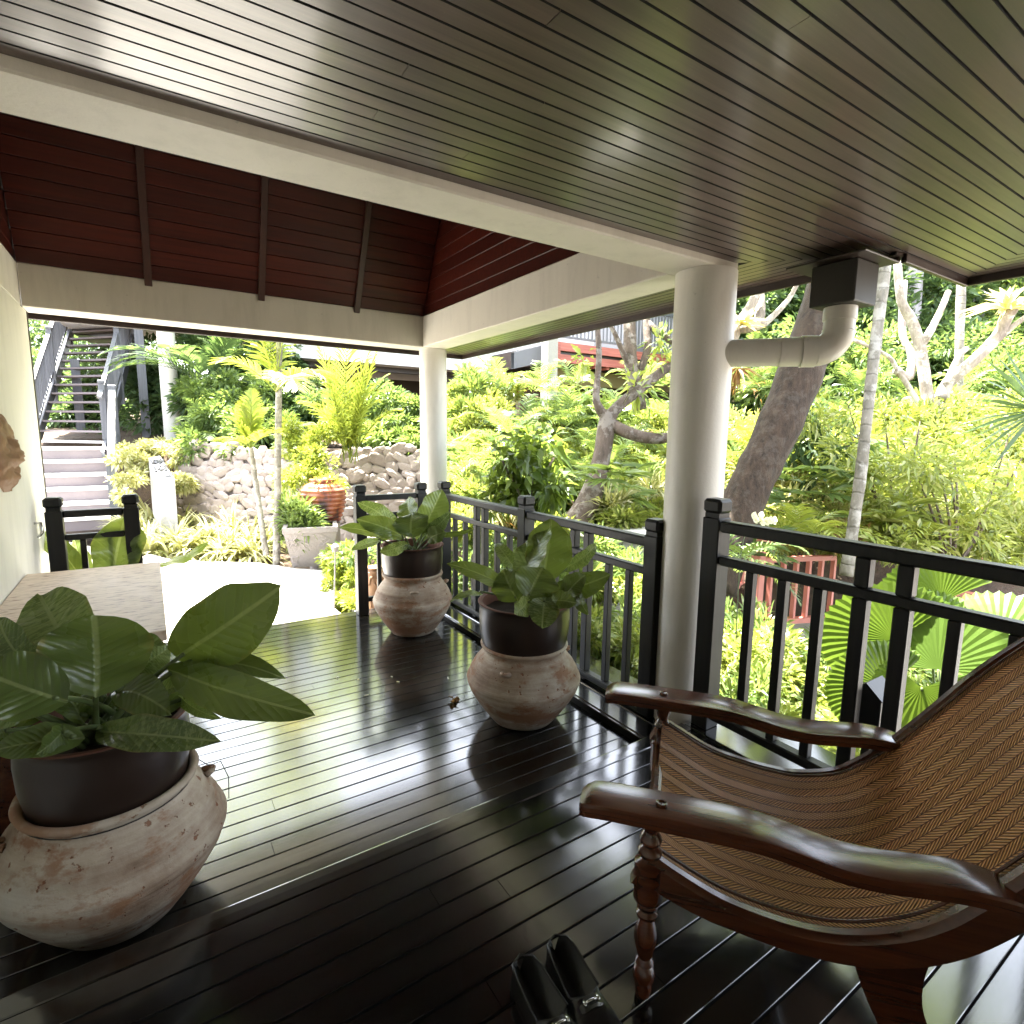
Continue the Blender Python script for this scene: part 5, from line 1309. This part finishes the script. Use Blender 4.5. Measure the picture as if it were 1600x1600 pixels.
pxl(ar, [(1150, 515, 6.8, 14), (1185, 510, 6.7, 12), (1212, 490, 6.7, 9), (1240, 455, 6.7, 7), (1262, 400, 6.7, 7)], 'barkpale')
pxl(ar, [(1185, 510, 6.8, 16), (1188, 480, 6.9, 15), (1186, 440, 7, 12)], 'barkpale')
def bromel(c, n, L, w, m, label, up=.5, cat='bromeliad'):
    c = np.array(c, float); a = rng.uniform(0, 6.28, n); e = rng.uniform(.0, 1.2, n)
    d = np.stack([np.cos(a) * np.cos(e), np.sin(a) * np.cos(e), np.sin(e) * up * 1.6], 1)
    v, t = leaves(np.repeat(c[None], n, 0), d, L, w, droop=.3, style='ov'); fb = FB().add(v, t); return fb.build(cat if ' ' not in cat else 'plant', m, label=label, cat=cat)
bromel(P(1158, 508, 6.6), 46, .26, .05, 'lf_orange', 'yellow bromeliad perched on the branches above the downpipe')
bromel(P(1152, 575, 6.6), 30, .28, .04, 'lf_dry', 'orange-brown bromeliad hanging just below the downpipe', -.8)
bromel(P(1572, 482, 7.5), 46, .48, .07, 'lf_orange', 'pale yellow bromeliad on the highest branch at the upper right')

ck = empty('coconut_palm', 'thick leaning coconut palm trunk passing behind the downpipe', 'palm')
pxl(ck, [(1112, 920, 4.9, 74), (1145, 830, 4.95, 66), (1171, 762, 5.0, 63), (1208, 685, 5.05, 64), (1246, 595, 5.1, 66), (1270, 530, 5.15, 66), (1296, 450, 5.2, 66), (1330, 340, 5.3, 66), (1380, 160, 5.4, 62)], 'coco', 'trunk', 40)
ct = P(1380, 160, 5.4)
for k in range(9):
    fb = FB(); frond(fb, None, ct, k * .7, .75, 2.6, nl=40, ll=.6, lw=.045, curl=1.8); fb.build('frond', 'lf_mid', ck)
tp_ = empty('slender_palm', 'slender pale ringed palm stem standing right of the leaning coconut trunk', 'palm')
pxl(tp_, [(1322, 900, 4.6, 20), (1332, 830, 4.6, 17), (1345, 740, 4.6, 17), (1356, 640, 4.6, 16), (1370, 520, 4.65, 17), (1384, 410, 4.7, 17), (1400, 250, 4.8, 16)], 'thin', 'trunk', 40)
for k in range(7):
    fb = FB(); frond(fb, None, P(1400, 250, 4.8), k * .9 + .3, .6, 1.6, nl=30, ll=.45, lw=.04, curl=1.6); fb.build('frond', 'lf_mid', tp_)
s2p = empty('slender_palm', 'far slender ringed palm stem below the roof corner at the upper right', 'palm')
pxl(s2p, [(1498, 620, 9.5, 12), (1499, 540, 9.5, 12), (1502, 440, 9.5, 13), (1504, 330, 9.6, 12)], 'thin', 'trunk', 30)
for (u0, v0, u1, v1, d, w, lb) in ((1420, 545, 1432, 380, 13, 26, 'large grey tree trunk behind the bare frangipani, left of the roof corner'), (1520, 520, 1530, 380, 14, 27, 'grey tree trunk right of the roof corner, far back'), (1580, 500, 1598, 380, 15, 26, 'grey tree trunk at the upper right edge, far back'), (1180, 540, 1190, 420, 14, 16, 'grey tree trunk seen above the downpipe')):
    tt = empty('tall_tree', lb, 'tree', 'tall grey trunks at the back'); pxl(tt, [(u0 - 3, v0 + 120, d, w + 6), (u0, v0, d, w), (u1, v1, d, w * .9), (u1 + 5, v1 - 200, d, w * .7)], 'greytrunk', 'trunk')
    fb = FB(); cc = P(u1 + 5, v1 - 260, d); clump(fb, cc, (2.2, 2.2, 1.6), 1200, .24, .10, 'kite'); fb.build('crown', 'lf_dark', tt)

# small broad-leaved tree beyond the railing
lt = empty('small_tree', 'young broad-leaved tree standing beyond the middle of the balustrade', 'tree')
pxl(lt, [(815, 930, 4.9, 9), (822, 850, 4.9, 8), (828, 780, 4.9, 7), (832, 730, 4.9, 6)], 'bark', 'trunk')
pxl(lt, [(826, 790, 4.9, 5), (800, 750, 4.85, 4), (785, 720, 4.8, 3)], 'bark'); pxl(lt, [(830, 770, 4.9, 5), (850, 740, 4.9, 4), (866, 715, 5, 3)], 'bark')
fb = FB()
for (u, v, r) in ((828, 700, .20), (800, 722, .19), (858, 726, .18), (835, 742, .22), (785, 755, .15), (868, 760, .14), (812, 775, .15), (850, 788, .14), (772, 790, .10), (835, 690, .12)):
    clump(fb, P(u, v, 4.9 + random.uniform(-.2, .2)), (r, r, r * .8), 75, .125, .075, 'ov', up=-.1, droop=.35)
fb.build('crown', 'lf_tree', lt)

# palms left
c1 = P(431, 612, 6.9)
F = [frond_px(c1, (345, 548), 6.7), frond_px(c1, (342, 612), 6.4, .9), frond_px(c1, (500, 548), 7.0), frond_px(c1, (505, 622), 6.7, .8), frond_px(c1, (395, 535), 7.6), frond_px(c1, (462, 660), 6.3, .9, leaf='lf_varieg')]
c1b = P(436, 520, 7.1)
palm(P(432, 890, 6.9), P(438, 430, 7.0), .045, .036, F, 'tall thin palm with ringed white stem beside the stone planter', 'slender palms by the path', 'areca_palm', ll=.42, lw=.036, nl=26, vee=.25)
c2 = P(392, 700, 6.95)
F = [frond_px(c2, (343, 676), 6.7), frond_px(c2, (372, 640), 7.0, .5), frond_px(c2, (398, 622), 7.1, .3), frond_px(c2, (446, 700), 6.8), frond_px(c2, (352, 720), 6.6, .9), frond_px(c2, (425, 655), 7.2, .5)]
palm(P(416, 868, 6.95), c2, .038, .028, F, 'short palm with a leaning stem just left of the tall thin palm', 'slender palms by the path', 'areca_palm', ll=.26, lw=.034, nl=26)
c3 = P(548, 716, 8.3); F = []
for (u, v, e) in ((470, 650, .5), (482, 690, .7), (500, 600, .3), (508, 562, .2), (545, 545, .12), (575, 560, .2), (598, 575, .25), (622, 612, .4), (640, 640, .6), (646, 690, .8), (462, 620, .6), (530, 580, .3), (560, 610, .3), (610, 650, .5), (500, 655, .6), (585, 600, .3)):
    F.append(frond_px(c3 + rng.normal(size=3) * .06, (u, v), 8.3 + random.uniform(-.6, .5), e))
palm(None, None, 0, 0, F, 'bushy golden palm sprouting from the top of the stone wall', 'slender palms by the path', 'areca_palm', ll=.50, lw=.034, nl=26, vee=.2)
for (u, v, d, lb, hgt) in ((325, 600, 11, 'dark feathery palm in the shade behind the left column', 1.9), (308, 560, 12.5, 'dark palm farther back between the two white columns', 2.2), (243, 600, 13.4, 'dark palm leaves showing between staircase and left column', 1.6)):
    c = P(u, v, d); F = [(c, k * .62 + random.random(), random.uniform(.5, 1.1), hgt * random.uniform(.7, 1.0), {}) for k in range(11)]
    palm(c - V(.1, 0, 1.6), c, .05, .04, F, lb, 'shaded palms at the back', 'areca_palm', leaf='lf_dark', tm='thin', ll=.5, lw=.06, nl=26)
# rhapis-like fans and ferns on the right bank
def fan(fb, c, n, R, azi, tilt, spread=2.6, w=.05, cup=.15):
    """fan leaf of n separate blades"""
    ax = V(math.cos(azi) * math.cos(tilt), math.sin(azi) * math.cos(tilt), math.sin(tilt)); sd = nrm(np.cross(ax, (0, 0, 1))); 
    a = np.linspace(-spread / 2, spread / 2, n); d = np.cos(a)[:, None] * ax + np.sin(a)[:, None] * sd
    v, t = leaves(np.repeat(np.array(c)[None], n, 0), d, R, w, droop=.14, fold=.2, jit=.1, style='strap'); fb.add(v, t)
def fanplant(c, R, nf, m, label, group, w=.045, name='fan_palm'):
    fb = FB(); c = np.array(c, float)
    for k in range(nf):
        az = k * 2.4 + random.random(); h = random.uniform(-.2, .8) * R; o = c + V(math.cos(az) * R * .45, math.sin(az) * R * .45, h)
        fan(fb, o, 9, R * .62, az, random.uniform(-.3, .6), w=w)
    return fb.build(name, m, label=label, cat='palm', group=group)

# ---- undergrowth: masses nobody could count
def mass(name, m, spec, L, Wd, style, label, **k):
    fb = FB()
    for (u, v, d, r, n) in spec:
        rr = np.array(r if hasattr(r, '__len__') else (r, r, r)) * d / CF
        clump(fb, P(u, v, d), rr, n, L, Wd, style, **k)
    return fb.build(name, m, label=label, cat='foliage', kind='stuff')
def scatter(u0, u1, v0, v1, d0, d1, n, r, k, vd=None):
    out = []
    for i in range(n):
        u = random.uniform(u0, u1); tt = random.random(); v = v1 + (v0 - v1) * tt; d = d0 + (d1 - d0) * tt + random.uniform(-.3, .3); out.append((u, v, d, (r * random.uniform(.7, 1.3), r * random.uniform(.7, 1.3), r * random.uniform(.5, .95)), k))
    return out
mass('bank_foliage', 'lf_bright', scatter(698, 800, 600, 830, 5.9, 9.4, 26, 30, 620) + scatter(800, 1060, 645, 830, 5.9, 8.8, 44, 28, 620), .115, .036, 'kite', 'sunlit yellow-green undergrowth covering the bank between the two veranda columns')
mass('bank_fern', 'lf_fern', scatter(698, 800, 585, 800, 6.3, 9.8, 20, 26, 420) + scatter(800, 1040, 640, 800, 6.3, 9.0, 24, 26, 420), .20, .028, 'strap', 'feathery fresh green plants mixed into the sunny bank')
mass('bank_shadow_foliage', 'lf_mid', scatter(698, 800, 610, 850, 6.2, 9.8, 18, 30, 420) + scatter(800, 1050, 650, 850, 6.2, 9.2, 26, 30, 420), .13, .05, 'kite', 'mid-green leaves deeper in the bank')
mass('right_thicket', 'lf_bright', scatter(1370, 1640, 640, 860, 5.4, 8.4, 60, 40, 620) + scatter(1140, 1400, 640, 840, 6.4, 9.0, 26, 34, 420), .12, .034, 'kite', 'bright bamboo-like foliage filling the right side beyond the railing')
mass('right_hedge', 'lf_mid', scatter(1140, 1640, 520, 830, 6.8, 11.5, 70, 44, 520), .15, .055, 'kite', 'mid-green shrubs behind the coconut trunk and frangipani')
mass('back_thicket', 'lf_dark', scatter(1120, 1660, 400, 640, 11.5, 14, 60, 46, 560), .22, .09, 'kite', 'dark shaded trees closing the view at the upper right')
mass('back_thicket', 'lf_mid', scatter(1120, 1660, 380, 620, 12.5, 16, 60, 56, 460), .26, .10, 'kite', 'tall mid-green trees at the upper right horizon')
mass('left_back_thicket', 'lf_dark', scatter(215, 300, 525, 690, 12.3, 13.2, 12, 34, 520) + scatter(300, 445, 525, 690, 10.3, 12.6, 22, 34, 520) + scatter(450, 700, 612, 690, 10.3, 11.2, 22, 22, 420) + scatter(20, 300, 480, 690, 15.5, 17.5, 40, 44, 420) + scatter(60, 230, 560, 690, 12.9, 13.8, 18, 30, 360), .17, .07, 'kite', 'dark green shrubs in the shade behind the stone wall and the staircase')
mass('left_shrubs', 'lf_mid', scatter(290, 440, 600, 705, 9.4, 10.8, 20, 24, 420) + scatter(440, 700, 625, 700, 9.2, 10.2, 24, 18, 380), .13, .045, 'kite', 'mid-green shrubs along the top of the stone wall')
mass('tree_canopy', 'lf_mid', scatter(-100, 1500, 330, 520, 22, 30, 90, 70, 420), .42, .18, 'kite', 'tall tree canopy behind the houses')
mass('lower_undergrowth', 'lf_bright', scatter(1125, 1420, 1000, 1230, 2.9, 4.3, 34, 48, 420) + scatter(880, 1010, 900, 1130, 3.1, 4.6, 30, 34, 380), .075, .026, 'ov', 'bright low plants growing right below the balustrade')
mass('lower_fern', 'lf_fern', scatter(1125, 1420, 960, 1250, 3.0, 4.6, 26, 44, 260) + scatter(700, 1010, 850, 1080, 3.6, 5.2, 30, 34, 260), .13, .018, 'strap', 'ferny green leaves between the lower plants')
mass('lower_undergrowth', 'lf_mid', scatter(560, 960, 850, 1000, 4.6, 5.8, 26, 30, 320) + scatter(1400, 1640, 950, 1250, 3.4, 4.8, 30, 50, 360), .09, .035, 'ov', 'mid-green low plants seen through the far balusters and behind the chair')
mass('flower_bed', 'lf_varieg', scatter(190, 222, 700, 775, 8.2, 9.6, 12, 14, 300) + scatter(276, 300, 705, 775, 8.4, 9.6, 8, 12, 260) + scatter(205, 296, 690, 712, 9.3, 9.9, 10, 13, 260), .09, .035, 'ov', 'pale sunlit ground cover round the engraved sign')
mass('bed_foliage', 'lf_lime', scatter(440, 520, 640, 760, 7.6, 8.6, 22, 20, 260) + scatter(520, 560, 850, 960, 5.4, 6.6, 14, 16, 260), .08, .03, 'ov', 'lime-green bushes beside the thin palm and along the path edge')
mass('fern_patch', 'lf_fern', scatter(438, 478, 780, 850, 6.7, 7.3, 12, 18, 260), .15, .02, 'strap', 'arching ferns beside the ribbed jar')

mass('pale_grass', 'lf_varieg', scatter(700, 1040, 640, 800, 6.0, 8.8, 18, 22, 160) + scatter(1160, 1600, 700, 840, 5.6, 7.4, 18, 26, 160), .22, .02, 'strap', 'pale sunlit grassy leaves scattered over the banks')
mass('dry_twigs', 'lf_dry', scatter(700, 1040, 620, 830, 6.0, 9.0, 22, 24, 26) + scatter(1160, 1620, 600, 850, 5.6, 9, 30, 34, 26), .16, .016, 'strap', 'dry brown leaves and twigs scattered in the bushes')
SV = np.array(sv)
ov = FB()  # unseen leaf clumps added up the sun ray to shade the trunks
for (u, v, d) in ((1145, 830, 4.95), (1171, 762, 5.0), (1190, 720, 5.0), (1208, 685, 5.05), (1228, 640, 5.1), (1246, 595, 5.1), (1262, 555, 5.1), (1275, 515, 5.1), (1296, 450, 5.2), (1310, 400, 5.2), (940, 715, 6.05), (950, 650, 6.1), (1000, 608, 6.2), (925, 770, 6.0)):
    for t_ in (3.6, 5.0): clump(ov, P(u, v, d) + SV * t_ + rng.normal(size=3) * .15, (.55, .55, .35), 70, .30, .15, 'kite')
for k in range(24):
    clump(ov, V(random.uniform(3.6, 11), random.uniform(-1.5, 9), random.uniform(6.0, 8.6)), (.8, .8, .45), 60, .34, .15, 'kite')
for k in range(40):
    clump(ov, V(random.uniform(-5, 5), random.uniform(8.5, 16), random.uniform(6.8, 10)), (.9, .9, .6), 80, .34, .14, 'kite')
ov.build('canopy_and_shade_clumps', 'lf_bright', label='broken canopy of tall trees beyond the veranda roof, with unseen clumps added to shade the trunks', cat='foliage', kind='stuff')
for nm, mt, zones in (('bank_fronds', 'lf_fern', (scatter(705, 1040, 600, 800, 6.2, 9.2, 34, 1, 1))), ('thicket_fronds', 'lf_lime', scatter(1160, 1620, 660, 850, 5.4, 8.4, 30, 1, 1)), ('shade_fronds', 'lf_mid', scatter(1150, 1600, 560, 760, 8, 10.5, 22, 1, 1) + scatter(315, 440, 560, 700, 10.0, 11.6, 10, 1, 1))):
    fb = FB()
    for (u, v, d, r_, n_) in zones:
        c = P(u, v, d); a0 = random.random() * 6
        for k in range(6): frond(fb, None, c, a0 + k * 1.05, random.uniform(.5, 1.25), random.uniform(.55, .9), nl=15, ll=.24, lw=.028, curl=1.6, vee=.2)
    fb.build(nm, mt, label={'bank_fronds': 'feathery fronds sticking out of the sunny bank', 'thicket_fronds': 'lime palm fronds in the thicket at the right', 'shade_fronds': 'deeper green fronds among the shrubs farther back'}[nm], cat='foliage', kind='stuff')
# variegated grass clumps: one thing each
def grassclump(c, R, n=70, m='lf_varieg'):
    fb = FB(); a = rng.uniform(0, 6.28, n); e = rng.uniform(.45, 1.35, n)
    d = np.stack([np.cos(a) * np.cos(e), np.sin(a) * np.cos(e), np.sin(e)], 1); s = np.cross(d, (0, 0, 1)); s /= np.linalg.norm(s, axis=1, keepdims=True)
    l = R * rng.uniform(.7, 1.15, (n, 1)); w = .030; prev = None; P0 = np.zeros((n, 3)); segs = [P0]; dd = d.copy()
    for k in range(4): dd = dd - np.array([0, 0, .30 + .12 * k]) * (1.2 - np.sin(e)[:, None] * .6); dd /= np.linalg.norm(dd, axis=1, keepdims=True); segs.append(segs[-1] + (d if k == 0 else dd) * l / 4)
    ws = [.8, 1, .9, .6, .05]; v = np.stack([x for k in range(5) for x in (segs[k] + s * w * ws[k], segs[k] - s * w * ws[k])], 1)
    t = []
    for k in range(4): t += [[2 * k, 2 * k + 1, 2 * k + 3], [2 * k, 2 * k + 3, 2 * k + 2]]
    t = np.array(t)[None] + (np.arange(n) * 10)[:, None, None]
    return npmesh('grass_clump', v.reshape(-1, 3), t.reshape(-1, 3), m)
gm = [grassclump(0, 1.0) for _ in range(5)]
spots = []
for r_, (v0, u0, u1, n) in enumerate(((862, 238, 425, 7), (845, 212, 430, 8), (826, 205, 420, 8), (808, 200, 405, 8), (792, 205, 380, 6), (776, 215, 350, 5))):
    for k in range(n): spots.append((u0 + (u1 - u0) * (k + .5 * (r_ % 2)) / n + random.uniform(-5, 5), v0 + random.uniform(-3, 3), r_))
rown = ['front row of the bed, at the path edge', 'second row of the bed', 'third row of the bed', 'fourth row of the bed', 'fifth row of the bed', 'rear row of the bed below the stone wall']
for k, (u, v, r_) in enumerate(spots):
    o = link('variegated_grass', gm[k % 5], None, 'cream-and-green striped grass clump in the ' + rown[r_], 'grass clump', 'striped grass clumps in the %s' % rown[r_])
    q = onz(u, v + 14, -.32 + .06 * r_); o.location = q; s = random.uniform(.50, .72); o.scale = (s, s, s * random.uniform(.9, 1.15)); o.rotation_euler = (0, 0, random.uniform(0, 6.28))

# fan palm beyond the chair
def pleat(c, hub_to, R, n=16, spread=4.2, depth=.018, facing=None):
    c = np.array(c, float); ax = nrm(np.array(hub_to) - c); f = nrm(CC - c) if facing is None else nrm(facing); f = nrm(f - ax * np.dot(f, ax)); sd = np.cross(ax, f)
    G = []; nr_ = 7
    for i in range(nr_ + 1):
        q = i / nr_; row = []
        for j in range(2 * n + 1):
            a = -spread / 2 + spread * j / (2 * n); r = R * q * (1 - .10 * abs(a / (spread / 2)) ** 2) * (1 - (.05 if j % 2 == 0 else 0) * (i == nr_))
            row.append(c + (ax * math.cos(a) + sd * math.sin(a)) * r + f * ((depth * q * (1 if j % 2 else -1)) + .10 * R * q - .25 * R * q * q * abs(a / 2)) - V(0, 0, .12 * R * q * q))
        G.append(row)
    return MB().grid(G)
fp = empty('fan_palm', 'large low fan palm with pleated round leaves behind the woven chair back', 'palm')
root = P(1478, 1260, 3.0)
for (hu, hv, d, tu, tv, R, spd) in ((1466, 1046, 2.85, 1490, 930, .40, 3.6), (1440, 1075, 2.6, 1436, 1130, .21, 4.6), (1398, 1000, 3.0, 1330, 890, .38, 3.4), (1470, 940, 3.3, 1420, 880, .34, 3.2), (1385, 1075, 2.9, 1315, 1010, .30, 3.0), (1560, 1010, 2.9, 1600, 940, .36, 3.6), (1520, 1080, 2.8, 1590, 1040, .36, 3.4), (1455, 1000, 3.1, 1400, 960, .34, 3.0)):
    c = P(hu, hv, d); pleat(c, P(tu, tv, d + .05), R, 26, spd, .0028).build('leaf', 'lf_fan', fp)
    MB().tube(sp([root, root * .5 + c * .5 + V(0, 0, -.05), c], 8), .007, 6).build('stalk', 'petiole', fp, smooth=True)
# spiky fan leaf at the right edge
fs = empty('fan_palm', 'dark spiky fan palm leaf reaching in at the right edge', 'palm')
fb = FB(); c = P(1625, 640, 4.2)
for a in np.linspace(-1.15, .95, 17):
    e = P(1625 - 140 * math.cos(a), 640 + 115 * math.sin(a), 4.1 + random.uniform(-.1, .1)); v, t = leaves(c[None], (e - c)[None], float(np.linalg.norm(e - c)), .035, droop=.05, jit=0, style='strap'); fb.add(v, t)
fb.build('leaf', 'lf_dark', fs)
MB().tube([c, P(1720, 800, 4.4)], .01, 6).build('stalk', 'petiole', fs)
grp = 'fan palms on the right bank'
for k, (u, v, d, R, m, lb) in enumerate(((1255, 790, 5.6, .50, 'lf_mid', 'fan-leaved palm just right of the leaning trunk, above the railing'), (1310, 715, 6.4, .55, 'lf_mid', 'fan-leaved palm behind the slender stem'), (1390, 800, 5.4, .5, 'lf_bright', 'sunlit fan-leaved palm right of the slender stem'), (1235, 735, 6.6, .5, 'lf_mid', 'fan-leaved palm partly behind the leaning trunk'), (1180, 870, 5.0, .35, 'lf_mid', 'small fan-leaved palm at the foot of the leaning trunk'), (960, 770, 5.8, .45, 'lf_fern', 'feathery fan-leaved plant at the frangipani foot'))):
    fanplant(P(u, v, d), R, 16, m, lb, grp)
# dark broad shrub by trunk
fb = FB(); 
for (u, v) in ((1265, 650), (1290, 680), (1250, 690), (1280, 715)): clump(fb, P(u, v, 6.3), .30, 150, .16, .07)
fb.build('broad_leaf_shrub', 'lf_dark', label='dark broad-leaved shrub right behind the leaning trunk', cat='shrub')
for (u, v, d, lb) in ((1500, 800, 5.2, 'airy shrub with thin dark branches at the right, above the railing'), (1400, 760, 5.8, 'airy shrub left of the branching one')):
    ts_ = empty('shrub', lb, 'shrub', 'airy shrubs at the right')
    for k in range(7):
        e = (u + random.uniform(-110, 110), v - random.uniform(40, 130)); pxl(ts_, [(u - 20, v + 110, d, 5), ((u * 1.5 + e[0]) / 2.5, v + 20, d, 4), (e[0], e[1], d + random.uniform(-.3, .3), 1.5)], 'bark', 'branch', 9)
    fb = FB()
    for k in range(16): clump(fb, P(u + random.uniform(-130, 130), v + random.uniform(-130, 60), d + random.uniform(-.5, .5)), (.30, .30, .16), 130, .10, .03, 'kite')
    fb.build('crown', 'lf_bright', ts_)
# white orchid-like flowers above the rail
fw = empty('white_flowers', 'small spray of white flowers just above the near balustrade rail', 'flowers')
b = MB(); c = P(1190, 812, 3.1)
for k in range(9):
    b = MB(); o = c + V(random.uniform(-.05, .05), random.uniform(-.05, .05), random.uniform(-.02, .02))
    for j in range(5):
        a = j * 1.2566; d = V(math.cos(a), 0, math.sin(a)) ; B, _ = blade(o, o + nrm(d + V(0, -.3, .2)) * .026, .022, n=3, m=3, arch=.1); b.add(B.v, B.f)
    b.build('flower', 'petal', fw, smooth=True)
MB().tube(sp([P(1150, 1000, 3.0), P(1160, 850, 3.05), P(1188, 815, 3.1)], 10), .003, 6).build('stem', 'petiole', fw)
# stiff dark fronds on the left of that spray
fe = empty('fern', 'arching fern leaves beside the near newel post, below the white flowers', 'fern'); c = P(1150, 880, 3.2)
for k in range(12):
    hp = FB(); frond(hp, None, c, k * .55, random.uniform(.1, 1.0), .42, nl=14, ll=.12, lw=.014, curl=1.5); hp.build('frond', 'lf_mid', fe)
